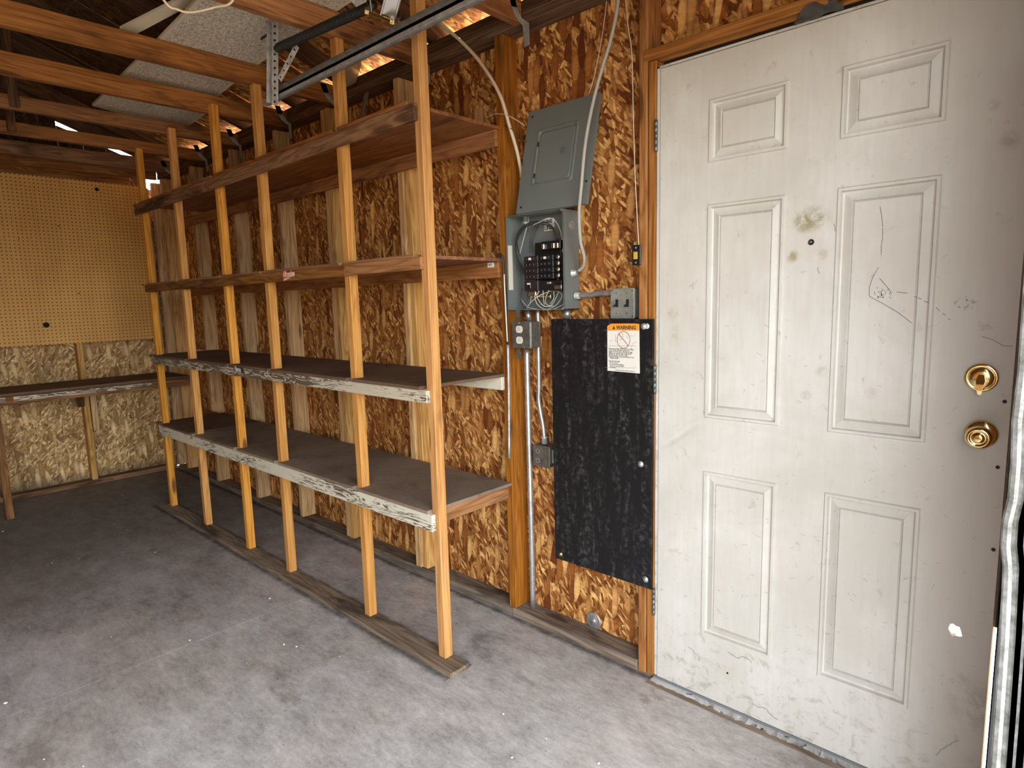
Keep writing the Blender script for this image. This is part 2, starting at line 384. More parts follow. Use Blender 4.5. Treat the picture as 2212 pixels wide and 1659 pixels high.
# concrete
def concrete(name, lo, hi, stainc, amt):
    s = NT(name); b = s.coords(rnd=0)
    ge = s.n.new('ShaderNodeNewGeometry'); wp = ge.outputs['Position']; sx_ = s.n.new('ShaderNodeSeparateXYZ'); s.l(wp, sx_.inputs[0])
    n1 = s.noise(wp, 1.3, 7, .62, .15); n2 = s.noise(s.coords((1, 1.7, 1), vec=wp), 7, 6, .68, .1); n3 = s.noise(wp, 110, 3, .6); n4 = s.noise(s.coords((1, 2.6, 1), vec=wp), 26, 4, .7)
    f = s.math('ADD', s.math('ADD', s.math('MULTIPLY', n1, .30), s.math('MULTIPLY', n2, .38)), s.math('ADD', s.math('MULTIPLY', n3, .14), s.math('MULTIPLY', n4, .24)))
    col = s.ramp(f, [(.41, lo), (.52, tuple((a + c) / 2 for a, c in zip(lo, hi))), (.63, hi)])
    warm = s.sstep(s.noise(wp, 2.1, 4, .6, .2), .42, .62)
    col = s.mix(s.math('MULTIPLY', warm, .5), col, (1.0, .90, .84), 'MULTIPLY')
    st = s.sstep(s.noise(s.coords((1, 1.4, 1), vec=wp), 2.6, 7, .74, .1), .56, .66)
    col = s.mix(s.math('MULTIPLY', st, amt), col, stainc)
    # dark stain towards the back, with the fading light put into its colour
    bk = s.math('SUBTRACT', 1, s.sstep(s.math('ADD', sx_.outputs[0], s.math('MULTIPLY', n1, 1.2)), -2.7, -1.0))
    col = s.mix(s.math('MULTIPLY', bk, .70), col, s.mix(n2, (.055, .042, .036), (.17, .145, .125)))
    wh = s.sstep(s.noise(s.coords((1, 2.2, 1), vec=wp), 8, 5, .75, .2), .63, .72)
    col = s.mix(s.math('MULTIPLY', wh, .6), col, (.68, .67, .66))
    spk = s.sstep(s.noise(wp, 48, 3, .6), .68, .72)
    col = s.mix(s.math('MULTIPLY', spk, .55), col, (.07, .06, .055))
    gn = s.noise(wp, 16, 3, .6)
    for bx_, by_, br_ in ((-.62, -.22, .16), (-.36, -.30, .13), (-.95, -.2, .12), (-.1, -1.0, .12)):      # damp oil spots by the end of the runner
        dd = s.n.new('ShaderNodeVectorMath'); dd.operation = 'DISTANCE'; s.l(wp, dd.inputs[0]); dd.inputs[1].default_value = (bx_, by_, 0)
        oo = s.math('SUBTRACT', 1, s.sstep(s.math('ADD', dd.outputs['Value'], s.math('MULTIPLY', n2, .35)), br_ * .9, br_ * 1.9))
        col = s.mix(s.math('MULTIPLY', oo, .6), col, (.12, .11, .105))
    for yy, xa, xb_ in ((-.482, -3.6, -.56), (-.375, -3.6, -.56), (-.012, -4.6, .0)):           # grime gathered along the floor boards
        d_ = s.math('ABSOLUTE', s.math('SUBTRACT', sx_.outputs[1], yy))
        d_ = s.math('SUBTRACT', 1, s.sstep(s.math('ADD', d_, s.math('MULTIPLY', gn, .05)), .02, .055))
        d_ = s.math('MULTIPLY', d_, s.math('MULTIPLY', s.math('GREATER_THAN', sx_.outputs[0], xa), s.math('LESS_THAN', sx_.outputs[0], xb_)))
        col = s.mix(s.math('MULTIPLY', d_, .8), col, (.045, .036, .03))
    s.bump(f, .3, .003)
    return s.done(col, s.ramp(n1, [(.3, (.6,) * 3), (.7, (.88,) * 3)]), 0, .25)
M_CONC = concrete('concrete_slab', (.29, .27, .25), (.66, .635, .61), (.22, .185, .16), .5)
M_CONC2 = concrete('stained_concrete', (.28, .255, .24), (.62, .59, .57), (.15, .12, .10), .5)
s = NT('outside_ground'); b = s.coords(rnd=0); n = s.noise(b, 3, 5, .6)
M_GROUND = s.done(s.ramp(n, [(.3, (.20, .165, .12)), (.7, (.30, .25, .19))]), .95)

# door paint with dirt and creases
s = NT('door_paint'); b = s.coords(rnd=0); sp = s.n.new('ShaderNodeSeparateXYZ'); s.l(b, sp.inputs[0]); X_, Z_ = sp.outputs[0], sp.outputs[2]
n1 = s.noise(b, 2.3, 5, .62, .4); n2 = s.noise(s.coords((60, 60, 6), vec=b), 1, 3, .6); n3 = s.noise(b, 26, 4, .7, .6)
col = s.mix(s.sstep(n1, .35, .7), (.575, .555, .505), (.69, .68, .645))
col = s.mix(s.math('MULTIPLY', s.sstep(n2, .35, .75), .22), col, (.50, .47, .42))
col = s.mix(s.math('MULTIPLY', s.sstep(n3, .60, .72), .45), col, (.36, .31, .23))
hand = s.math('MULTIPLY', s.sstep(X_, .62, .92), s.math('ADD', .25, s.math('MULTIPLY', n1, .9)))
col = s.mix(s.math('MULTIPLY', hand, .75), col, (.27, .235, .19))
low = s.math('MULTIPLY', s.math('SUBTRACT', 1, s.sstep(Z_, .0, .35)), s.sstep(n3, .5, .66))
col = s.mix(s.math('MULTIPLY', low, .5), col, (.33, .29, .23))
wob = s.math('ADD', s.math('MULTIPLY', n3, .015), 0)
tb = s.n.new('ShaderNodeTexCoord').outputs['Object']
for (x, z, r, k, c) in [(.452, 1.53, .045, .75, (.30, .255, .12)), (.475, 1.535, .04, .75, (.28, .24, .11)), (.435, 1.525, .035, .7, (.31, .26, .13)), (.412, 1.435, .022, .8, (.33, .27, .14)), (.49, 1.435, .02, .5, (.38, .30, .2)), (.62, 1.07, .02, .3, (.3, .25, .2)), (.87, 1.66, .03, .45, (.25, .2, .15)), (.835, 1.74, .02, .4, (.25, .2, .15)), (.46, 1.05, .02, .45, (.3, .24, .16)), (.50, 1.12, .025, .35, (.3, .24, .16)), (.9, .3, .1, .4, (.2, .16, .11)), (.06, 1.22, .03, .4, (.4, .34, .2)), (.05, 1.28, .03, .4, (.4, .34, .2))]:
    vx = s.n.new('ShaderNodeVectorMath'); vx.operation = 'MULTIPLY'; s.l(tb, vx.inputs[0]); vx.inputs[1].default_value = (1, 0, 1)
    m_ = s.math('MULTIPLY', blob(s, vx.outputs[0], x, 0, r, z, .8), s.math('MULTIPLY', s.sstep(n3, .35, .6), k))
    col = s.mix(m_, col, c)
# putty disc low on the door
vx = s.n.new('ShaderNodeVectorMath'); vx.operation = 'MULTIPLY'; s.l(tb, vx.inputs[0]); vx.inputs[1].default_value = (1, 0, 1)
col = s.mix(s.math('MULTIPLY', blob(s, vx.outputs[0], .254, 0, .024, .126, .08), .8), col, (.55, .53, .45))
# crease height: a dent running across under the middle panels
cz_ = s.math('ADD', .925, s.math('MULTIPLY', s.math('SINE', s.math('MULTIPLY', X_, 8.0)), .012))
slope = s.math('ADD', cz_, s.math('MULTIPLY', s.math('MULTIPLY', s.math('SUBTRACT', 1, s.sstep(X_, .0, .17)), -1), .085))
dz = s.math('SUBTRACT', Z_, slope)
cre = s.math('EXPONENT', s.math('MULTIPLY', s.math('POWER', s.math('DIVIDE', s.math('ABSOLUTE', dz), .012), 2), -1))
cre = s.math('MULTIPLY', cre, s.math('SUBTRACT', 1, s.sstep(X_, .42, .60)))
h = s.math('SUBTRACT', s.math('MULTIPLY', n2, .05), s.math('MULTIPLY', cre, 1.0))
s.bump(h, .55, .004)
M_DOOR = s.done(col, .5, 0, .35)

M_GALV = None
def galv(name, lo, hi, rust=.2, rough=.45, metal=.75):
    s = NT(name); b = s.coords(); n = s.noise(b, 35, 4, .7); n2 = s.noise(b, 6, 4, .6)
    col = s.ramp(n, [(.35, lo), (.65, hi)])
    col = s.mix(s.math('MULTIPLY', s.sstep(n2, .52, .7), rust), col, (.23, .17, .08))
    s.bump(n, .15, .0008)
    return s.done(col, rough, metal)
M_GALV = galv('galvanised_steel', (.36, .38, .39), (.62, .65, .66), .12, .45, .5)
M_TIE = galv('strap_zinc', (.42, .43, .43), (.66, .68, .68), .15, .6, .1)
M_GALVW = galv('weathered_zinc', (.30, .31, .29), (.74, .76, .76), .42, .5, .2)
M_CHAN = galv('dull_track_steel', (.34, .345, .34), (.52, .53, .525), .15, .5, .2)
M_EMT = galv('conduit_steel', (.45, .48, .50), (.68, .71, .73), .06, .38, .8)
M_BOX = galv('dark_box_steel', (.11, .105, .09), (.20, .19, .165), .2, .5, .5)
M_PLATE = galv('cover_plate_steel', (.30, .32, .30), (.44, .46, .43), .1, .45, .5)
M_PANELG = plain('panel_grey_paint', (.165, .185, .18), .42)
M_PANELD = plain('panel_grey_inner', (.13, .15, .15), .45)
M_BLACKP = plain('breaker_black', (.014, .014, .015), .35)
M_DKBR = plain('breaker_brown', (.028, .02, .022), .4)
M_BRASS = plain('polished_brass', (.78, .64, .32), .16, 1)
M_BRASSD = plain('dull_brass', (.45, .36, .18), .35, 1)
M_ALU = plain('bright_aluminium', (.75, .72, .65), .3, 1)
M_BLACKIRON = plain('black_iron', (.02, .018, .016), .5, .3)
M_HINGE = galv('old_hinge', (.12, .12, .11), (.3, .3, .28), .3, .45, .7)
M_WHITE = plain('white_plastic', (.75, .74, .70), .4)
M_CREAM = plain('cream_cable', (.74, .62, .46), .5)
M_GREYC = plain('grey_cable', (.42, .42, .38), .5)
M_CABD = plain('dark_cable', (.03, .03, .03), .45)
M_WIREB = plain('black_wire', (.035, .035, .038), .35)
M_WIREW = plain('white_wire', (.62, .60, .52), .4)
M_WIRER = plain('red_brown_wire', (.16, .05, .035), .4)
M_PAPER = plain('label_paper', (.70, .66, .55), .8)
M_INK = plain('ink', (.03, .028, .025), .7)
M_INKG = plain('faded_ink', (.22, .21, .19), .8)
M_ORANGE = plain('warning_orange', (.85, .33, .03), .55)
M_LABW = plain('sticker_white', (.78, .77, .71), .5)
M_REDL = plain('prohibition_red', (.33, .05, .06), .5)
M_PINK = plain('sticker_red', (.72, .16, .12), .5)
M_PINKW = plain('sticker_pale', (.92, .66, .55), .5)
M_HOLE = plain('hole_dark', (.012, .009, .007), .9)
M_SCUFF = plain('scuff_grey', (.09, .085, .075), .8)
M_WEATHER = plain('grey_weatherstrip', (.18, .185, .19), .7)
M_GREYPAPER = board_mat('grey_sheet', (.30, .30, .27), (.42, .42, .38))
s = NT('black_painted_ply'); b = s.coords(rnd=0); n = s.noise(s.coords((30, 4, 1), vec=b), 1, 5, .7, .5); n2 = s.noise(b, 60, 3, .7)
f = s.math('MULTIPLY', s.sstep(n, .42, .7), s.sstep(n2, .42, .66))
s.bump(n, .3, .001); M_BLACKPLY = s.done(s.mix(s.math('MULTIPLY', f, .6), (.008, .008, .0095), (.11, .11, .115)), .42, 0, .35)
s = NT('textured_ceiling_tile'); b = s.coords(); n = s.noise(s.coords((1, 1.6, 1), vec=b), 75, 3, .7, 1.0)
s.bump(n, .6, .003); M_TILE = s.done(s.ramp(n, [(.42, (.42, .39, .31)), (.56, (.84, .79, .67))]), .9)
M_TILEEDGE = plain('tile_edge', (.72, .66, .52), .9)
s = NT('flaking_white_paint'); b = s.coords(rnd=0); n = s.noise(b, 38, 4, .7, .5)
M_FLAKE = s.done(s.mix(s.sstep(n, .36, .42), (.17, .175, .185), (.92, .92, .92)), .6)
s = NT('plastic_film'); n = s.noise(s.coords(), 20, 3)
M_FILM = s.done((.55, .5, .42), .25); M_FILM.node_tree.nodes['Principled BSDF'].inputs['Alpha'].default_value = .55
M_RAG = board_mat('grey_rag', (.13, .12, .11), (.24, .23, .21))

# ------------------------------------------------------------------ dimensions
ZP = 2.33            # underside of top plate and of joists
OY = .089            # strand board face behind the studs
XB = -4.55           # stud face of the back wall
XF = 1.035           # inner face of the front wall
YL = -3.66           # stud face of the left wall
YR = (YL + OY) / 2   # ridge
SL = .36
def roofz(y):        # underside of roof sheathing
    return 2.50 + SL * (.05 - y) if y > YR else 2.50 + SL * (.05 - YR) - SL * (YR - y)

# ------------------------------------------------------------------ floor and ground
floor = empty('floor', (0, 0, 0), 'stained grey concrete garage floor', None, None, 'structure')
def slab(x0, x1, mat):
    me = tomesh(boxbm(x1 - x0, .13 - YL + .09 - .06, .1, .0)); link('slab', me, mat, floor, Matrix.Translation(((x0 + x1) / 2, (YL - .09 + .07) / 2, -.05)))
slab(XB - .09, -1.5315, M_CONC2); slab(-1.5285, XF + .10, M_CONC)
box('expansion_joint', (-1.5325, YL - .09, -.05), (-1.5275, .06, -.003), M_HOLE, floor, 0)
gr = box('ground', (-30, -30, -.14), (32, 30, -.06), M_GROUND, None, 0)
tag(gr, 'sunlit dirt ground outside the garage', None, None, 'structure')

pt_ = box('bounce_slab', (-7, .16, -.0599), (4, 2.4, -.03), plain('bounce_slab_pale', (.68, .62, .50), .95), None, 0)  # pale slab added outside to bounce sunlight up into the eave gaps
tag(pt_, 'added pale bounce slab outside the door wall', None, None, 'structure')
# ------------------------------------------------------------------ right wall (shelf and door wall)
wr = empty('wall_right', (0, 0, 0), 'strand board stud wall with the shelves and the white door', None, None, 'structure')
def osbpanel(parent, origin, ux, uy, w_, h_, mat, poly=None, th=.011):
    poly = poly or [(0, 0), (w_, 0), (w_, h_), (0, h_)]
    return prism('osb_panel', poly, th, mat, origin, ux, uy, parent)
g = .0015
xs = [-4.64, -3.13, -1.9155, -.6915, -.061]
for a, b_ in zip(xs, xs[1:]):
    # ux = -X ... keep normal to +Y: ux=(-1,0,0), uy=(0,0,1) -> uz=(0,1,0)
    wd_ = b_ - a - 2 * g
    osbpanel(wr, (b_ - g, OY, .01), (-1, 0, 0), (0, 0, 1), wd_, 2.40, M_OSB, [(0, 0), (wd_, 0), (wd_, 2.315), (wd_ - .27, 2.315), (wd_ - .27, 2.40), (0, 2.40)] if a < -4 else None)
osbpanel(wr, (XF + .09, OY, 2.10), (-1, 0, 0), (0, 0, 1), XF + .09 + .061, .31, M_OSB)     # over the door
osbpanel(wr, (XF + .09, OY, .0), (-1, 0, 0), (0, 0, 1), .135, 2.10, M_OSB)
for x in (-4.33, -3.742, -3.084, -2.49, -1.934, -1.345, -.71):
    lumber('stud', (x, .001, .038), (x + .038, OY - .001, ZP), W_RED if x == -.71 else W_STUD, wr, bow=.0)
lumber('stud', (-1.305, .012, .038), (-1.268, OY - .001, 2.0), W_STUD, wr)
lumber('stud', (-1.972, .004, .038), (-1.936, OY - .001, ZP), W_STUD, wr)
lumber('stud', (-4.548, .001, .038), (-4.51, OY - .001, ZP), W_STUD, wr)
lumber('stud', (-.0785, .0, .0), (-.0470, OY - .001, ZP), W_JAMB, wr, bev=.004)
lumber('stud', (-.0450, .002, .0), (-.0165, OY - .001, 2.064), W_JAMB, wr, bev=.004)
lumber('stud', (.955, 0, 0), (1.033, OY - .001, ZP), W_JAMB, wr)
for x0, x1 in ((-4.375, -1.8), (-1.797, .0)):
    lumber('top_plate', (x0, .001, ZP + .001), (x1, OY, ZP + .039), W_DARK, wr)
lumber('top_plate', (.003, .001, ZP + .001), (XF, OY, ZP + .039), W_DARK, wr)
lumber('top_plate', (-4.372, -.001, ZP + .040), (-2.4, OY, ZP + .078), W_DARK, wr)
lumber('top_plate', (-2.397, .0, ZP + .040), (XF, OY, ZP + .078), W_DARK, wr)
lumber('sill_plate', (-4.51, .0, .0), (-2.31, OY, .036), W_GREY, wr, bow=.0)
lumber('sill_plate', (-2.305, .002, .0), (-.692, OY, .037), W_GREY, wr)
lumber('sill_plate', (-.688, -.004, .0), (-.080, OY, .038), W_GREY, wr)
lumber('header', (-.060, -.004, 2.066), (1.03, OY - .002, 2.098), W_JAMB, wr)
# twisted metal ties at the joist ends
JX = [-4.40, -4.09, -3.47, -2.95, -2.33, -1.86, -1.155, -.60]
def tie(x):
    bm = bmesh.new(); X = x + .0392
    rows = [((X, -.075, ZP + .080), (X, -.045, ZP + .084)), ((X, -.060, ZP + .040), (X, -.030, ZP + .044)),
            ((X + .001, -.040, ZP + .010), (X + .006, -.012, ZP + .012)), ((X + .004, -.006, ZP - .012), (X + .032, -.0035, ZP - .010)), ((X + .006, -.0035, ZP - .085), (X + .034, -.0035, ZP - .083))]
    v = [(bm.verts.new(a), bm.verts.new(b_)) for a, b_ in rows]
    for (a, b_), (c, d) in zip(v, v[1:]): bm.faces.new((a, b_, d, c))
    bmesh.ops.solidify(bm, geom=bm.faces[:], thickness=.0015)
    o = link('hurricane_tie', tomesh(bm), M_TIE, wr)
    for z, y in ((ZP + .065, -.055), (ZP + .045, -.043)): lathe('nail_hole', [(0, 0), (.003, 0), (.003, .0006), (0, .0006)], M_HOLE, (X + .0018, y, z), (1, 0, 0), o, 8)
for x in JX[1:]: tie(x)

# ------------------------------------------------------------------ back wall
wb = empty('wall_back', (XB, 0, 0), 'far strand board wall behind the workbench', None, None, 'structure')
for (y0, y1) in ((-.575, .089), (-1.80, -.578), (-3.02, -1.803), (YL - .09, -3.023)):
    osbpanel(wb, (XB - OY - .011, y0, .005), (0, 1, 0), (0, 0, 1), y1 - y0, 2.29, M_OSBB)
# gable boards, stopping short of the roof where daylight shows
def gable(y0, y1, d0, d1, z0=2.30):
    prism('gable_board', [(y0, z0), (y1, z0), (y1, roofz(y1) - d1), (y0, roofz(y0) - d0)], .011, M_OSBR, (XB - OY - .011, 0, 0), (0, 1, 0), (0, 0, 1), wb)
gable(-.13, -.052, .02, .12); gable(-.40, -.255, .0, .0); gable(-.253, -.132, .03, .03); gable(-.56, -.402, .03, .022); gable(-1.20, -.562, .0, .0); gable(YR, -1.202, .0, .0); gable(YL - .09, YR - .002, .0, .0)
for y in (-.612, -1.21, -1.82, -2.42, -3.03):
    lumber('stud', (XB - OY + .001, y, .038), (XB, y + .038, 2.29), W_STUD, wb)
lumber('stud', (XB - OY + .001, -.05, .038), (XB, -.012, 2.29), W_STUD, wb)
lumber('sill_plate', (XB - OY, YL, 0), (XB, -.002, .037), W_OLD, wb)
lumber('top_plate', (XB - OY, YL, 2.291), (XB, -.14, 2.329), W_OLD, wb)
lumber('top_plate', (XB - OY, YL, 2.330), (XB - .004, -.13, 2.368), W_OLD, wb)
lumber('gable_stud', (XB - .04, -1.05, 2.37), (XB - .0, -1.012, 2.86), W_DARK, wb)
lumber('gable_stud', (XB - .04, -1.65, 2.37), (XB - .0, -1.612, 3.0), W_DARK, wb)

# ------------------------------------------------------------------ left and front walls (outside the frame, they bounce the light)
wl = empty('wall_left', (0, YL, 0), 'left strand board wall outside the view', None, None, 'structure')
osbpanel(wl, (XB - .09, YL - OY - .011, .0), (1, 0, 0), (0, 0, 1), 5.7, 2.41, M_OSB)
lumber('top_plate', (XB, YL - OY, ZP), (XF, YL, ZP + .078), W_DARK, wl)
wf = empty('wall_front', (XF, 0, 0), 'front wall around the open garage doorway', None, None, 'structure')
box('osb_panel', (XF + .09, -.46, .0), (XF + .101, OY + .01, 2.41), M_OSB, wf)
box('osb_panel', (XF + .09, YL - .09, .0), (XF + .101, -3.20, 2.41), M_OSB, wf)
box('osb_panel', (XF + .09, -3.20, 2.14), (XF + .101, -.46, 2.41), M_OSB, wf)
lumber('stud', (XF, -.46, 0), (XF + .089, -.422, 2.33), W_STUD, wf)
lumber('header', (XF, -3.20, 2.14), (XF + .089, -.46, 2.33), W_STUD, wf)
lumber('top_plate', (XF, YL, 2.332), (XF + .089, .0, 2.405), W_DARK, wf)
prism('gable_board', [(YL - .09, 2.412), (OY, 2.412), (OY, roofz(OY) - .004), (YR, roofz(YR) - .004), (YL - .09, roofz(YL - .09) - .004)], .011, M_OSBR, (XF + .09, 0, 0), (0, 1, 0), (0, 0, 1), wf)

# ------------------------------------------------------------------ ceiling: joists, rafters, sheathing
ce = empty('ceiling', (0, YR, ZP), 'open gabled roof framing with dark sheathing', None, None, 'structure')
jz = {-4.40: 0, -4.09: .0, -3.47: -.012, -2.95: -.006, -2.33: -.025, -1.86: 0, -1.155: 0, -.60: 0}
for x in JX:
    lumber('joist', (x, YL + .002, ZP + jz[x]), (x + .038, -.004, ZP + jz[x] + (.068 if x in (-3.47, -2.95) else .089)), (W_OLD if x < -3.6 else W_RED), ce)
lumber('joist', (.02, YL + .002, ZP), (.058, -.004, ZP + .089), W_RED, ce)
lumber('joist', (.62, YL + .002, ZP), (.658, -.004, ZP + .089), W_RED, ce)
for x in JX + [.02, .62]:
    xo = x + .039
    for sgn, y0 in ((1, .40), (-1, YL - .40)):
        a = Vector((xo + .02, y0, roofz(y0 if sgn > 0 else y0) - .046)); b_ = Vector((xo + .02, YR, roofz(YR) - .046))
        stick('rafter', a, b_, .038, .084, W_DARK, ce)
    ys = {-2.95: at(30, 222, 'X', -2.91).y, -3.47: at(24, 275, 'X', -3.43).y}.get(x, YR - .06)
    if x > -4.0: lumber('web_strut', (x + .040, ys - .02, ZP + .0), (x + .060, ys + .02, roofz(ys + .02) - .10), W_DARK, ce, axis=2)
# sheathing strips, running up the slope
ed = [XB - .10, -4.02, -3.35, -2.69, -2.06, -1.50, -.90, -.30, .35, 1.5]
for a, b_ in zip(ed, ed[1:]):
    for sgn in (1, -1):
        y0 = .46 if sgn > 0 else YL - .46
        if sgn > 0: O = Vector((b_ - .002, y0, roofz(y0))); uy = Vector((0, YR - y0, roofz(YR) - roofz(y0))); ux = (-1, 0, 0)
        else: O = Vector((a + .002, y0, roofz(y0))); uy = Vector((0, YR - y0, roofz(YR) - roofz(y0))); ux = (1, 0, 0)
        L = uy.length; m = .002
        c1_ = (.46 + .20) / math.cos(math.atan(SL))
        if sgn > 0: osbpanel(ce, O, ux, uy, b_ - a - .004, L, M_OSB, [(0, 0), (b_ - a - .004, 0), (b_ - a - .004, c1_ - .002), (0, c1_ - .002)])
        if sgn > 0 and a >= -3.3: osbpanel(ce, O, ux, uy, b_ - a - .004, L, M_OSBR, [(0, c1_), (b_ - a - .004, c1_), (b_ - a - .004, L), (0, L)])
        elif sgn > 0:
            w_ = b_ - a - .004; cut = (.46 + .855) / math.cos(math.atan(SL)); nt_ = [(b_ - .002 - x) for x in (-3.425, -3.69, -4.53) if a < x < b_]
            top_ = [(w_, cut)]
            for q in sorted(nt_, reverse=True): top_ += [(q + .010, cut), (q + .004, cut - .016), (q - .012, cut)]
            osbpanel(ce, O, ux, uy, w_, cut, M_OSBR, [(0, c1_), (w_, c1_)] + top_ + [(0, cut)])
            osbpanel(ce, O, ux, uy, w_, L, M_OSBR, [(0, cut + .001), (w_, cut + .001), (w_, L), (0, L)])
        else: osbpanel(ce, O, ux, uy, b_ - a - .004, L, M_OSBR)
# nail holes of daylight need a gap between two short patch boards: left as built

# ------------------------------------------------------------------ door
W_ = .909; H_ = 2.03
dr = empty('door_1', (0, 0, 0), 'white six panel steel door, dirty and dented', None, None, 'structure')
def rings_face(bm, x0, x1, z0, z1, y=0.0):
    prof = [(0, 0), (.003, -.0035), (.010, -.0035), (.0125, .004), (.016, .005), (.036, -.001), (.0385, .0035), (.042, .0), (.5, 0)]
    last = None
    for d, dy in prof[:-1]:
        ring = [bm.verts.new((x, y + dy * 1.5, z)) for x, z in ((x0 + d, z0 + d), (x1 - d, z0 + d), (x1 - d, z1 - d), (x0 + d, z1 - d))]
        if last:
            for i in range(4): bm.faces.new((last[i], last[(i + 1) % 4], ring[(i + 1) % 4], ring[i]))
        last = ring
    bm.faces.new(last)
def door_mesh():
    bm = bmesh.new(); T = .044
    xsD = [0, .161, .3895, W_ - .3895, W_ - .161, W_]; zs = [0.012, .2303, .7829, .9541, 1.6041, 1.7246, 1.9033, H_]
    hole = []
    for k in range(14):
        a = k / 14 * 2 * math.pi; r = .0145 * [1.0, .95, 1.05, .8, 1.1, 1.15, .95, 1.0, .85, .9, 1.1, .8, 1.0, 1.35][k]
        hole.append((.835 + r * math.cos(a) * .95, .484 + r * math.sin(a) * 1.1))
    for i in range(5):
        for j in range(7):
            x0, x1, z0, z1 = xsD[i], xsD[i + 1], zs[j], zs[j + 1]
            if i in (1, 3) and j in (1, 3, 5): rings_face(bm, x0, x1, z0, z1); bf = True
            elif i == 4 and j == 1:
                outer = []
                for k in range(14):
                    a = k / 14 * 2 * math.pi; c_, s_ = math.cos(a), math.sin(a); t = 1e9
                    cx_, cz__ = .835, .484
                    if c_ > 1e-6: t = min(t, (x1 - cx_) / c_)
                    if c_ < -1e-6: t = min(t, (x0 - cx_) / c_)
                    if s_ > 1e-6: t = min(t, (z1 - cz__) / s_)
                    if s_ < -1e-6: t = min(t, (z0 - cz__) / s_)
                    outer.append((cx_ + c_ * t, cz__ + s_ * t))
                for y in (0, T):
                    o_ = [bm.verts.new((x, y, z)) for x, z in outer]; h_ = [bm.verts.new((x, y, z)) for x, z in hole]
                    for k in range(14):
                        k2 = (k + 1) % 14; bm.faces.new((o_[k], o_[k2], h_[k2], h_[k]))
                        # fill the corner between outer samples and the cell corner
                        (xa, za), (xb, zb) = outer[k], outer[k2]
                        if abs(xa - xb) > 1e-6 and abs(za - zb) > 1e-6:
                            cxn = xa if (abs(xa - x0) < 1e-6 or abs(xa - x1) < 1e-6) else xb
                            czn = za if (abs(za - z0) < 1e-6 or abs(za - z1) < 1e-6) else zb
                            c0 = bm.verts.new((cxn, y, czn)); bm.faces.new((o_[k], c0, o_[k2]))
                    if y == 0: hf = h_
                    else:
                        for k in range(14): bm.faces.new((hf[k], hf[(k + 1) % 14], h_[(k + 1) % 14], h_[k]))
                continue
            else: bm.faces.new([bm.verts.new((x, 0, z)) for x, z in ((x0, z0), (x1, z0), (x1, z1), (x0, z1))])
            bm.faces.new([bm.verts.new((x, T, z)) for x, z in ((x0, z0), (x1, z0), (x1, z1), (x0, z1))])
    z0, z1 = zs[0], zs[-1]
    for (a, b_) in (((0, z0), (W_, z0)), ((W_, z0), (W_, z1)), ((W_, z1), (0, z1)), ((0, z1), (0, z0))):
        bm.faces.new([bm.verts.new(v) for v in ((a[0], 0, a[1]), (b_[0], 0, b_[1]), (b_[0], T, b_[1]), (a[0], T, a[1]))])
    bmesh.ops.remove_doubles(bm, verts=bm.verts, dist=1e-5)
    return tomesh(bm)
link('door_slab', door_mesh(), M_DOOR, dr)
# raised skin edge on the hinge side and the top, seen as the pale double line
box('edge_strip', (-.0135, .002, .012), (-.0035, .040, H_ + .010), M_DOOR, dr, .001)
box('edge_strip', (-.0135, .002, H_ + .003), (W_, .040, H_ + .0105), M_DOOR, dr, .001)
box('weatherstrip', (-.0035, .006, .012), (-.0004, .04, H_ + .002), M_WEATHER, dr, .0005)
box('weatherstrip', (-.0004, .006, H_ + .0004), (W_, .04, H_ + .0026), M_WEATHER, dr, .0005)
# bottom sweep with flaking paint, and the weathered threshold board
box('door_sweep', (-.012, -.005, .006), (W_, .02, .0118), M_WEATHER, dr, .001)
bm = bmesh.new(); top = []; bot = []
N = 60
for i in range(N + 1):
    x = -.013 + (W_ + .02) * i / N
    top.append(bm.verts.new((x, -.003, .0055))); bot.append(bm.verts.new((x, -.026 - .009 * R.random(), .0035)))
for i in range(N): bm.faces.new((top[i], top[i + 1], bot[i + 1], bot[i]))
bmesh.ops.solidify(bm, geom=bm.faces[:], thickness=.002)
link('paint_flakes', tomesh(bm), M_FLAKE, dr)
lumber('threshold', (-.02, -.046, .0), (XF, .03, .003), W_GREY, dr, bev=.001)
lumber('door_jamb', (.9215, .0, .0), (.953, .088, 2.06), W_JAMB, dr)
box('door_stop', (.9075, .046, .50), (.9212, .060, 2.05), M_HOLE, dr, .001)
box('door_stop', (-.016, .046, .0035), (.9212, .060, .010), W_GREY, dr, .001)
box('door_stop', (-.016, .046, 2.034), (.9075, .060, 2.066), M_HOLE, dr, .001)
box('door_stop', (-.016, .046, .012), (-.0005, .060, 2.032), M_HOLE, dr, .001)
# hinges
for zc in (1.835, 1.063, .284):
    hg = box('hinge', (-.0155, -.001, zc - .048), (-.0105, .02, zc + .048), M_HINGE, dr, .0008)
    for k in range(5):
        lathe('hinge_knuckle', [(0, -.0092), (.0052, -.0090), (.0055, 0), (.0052, .0090), (0, .0092)], M_HINGE, (-.0125, -.0045, zc - .038 + .019 * k), (0, 0, 1), hg, 12)
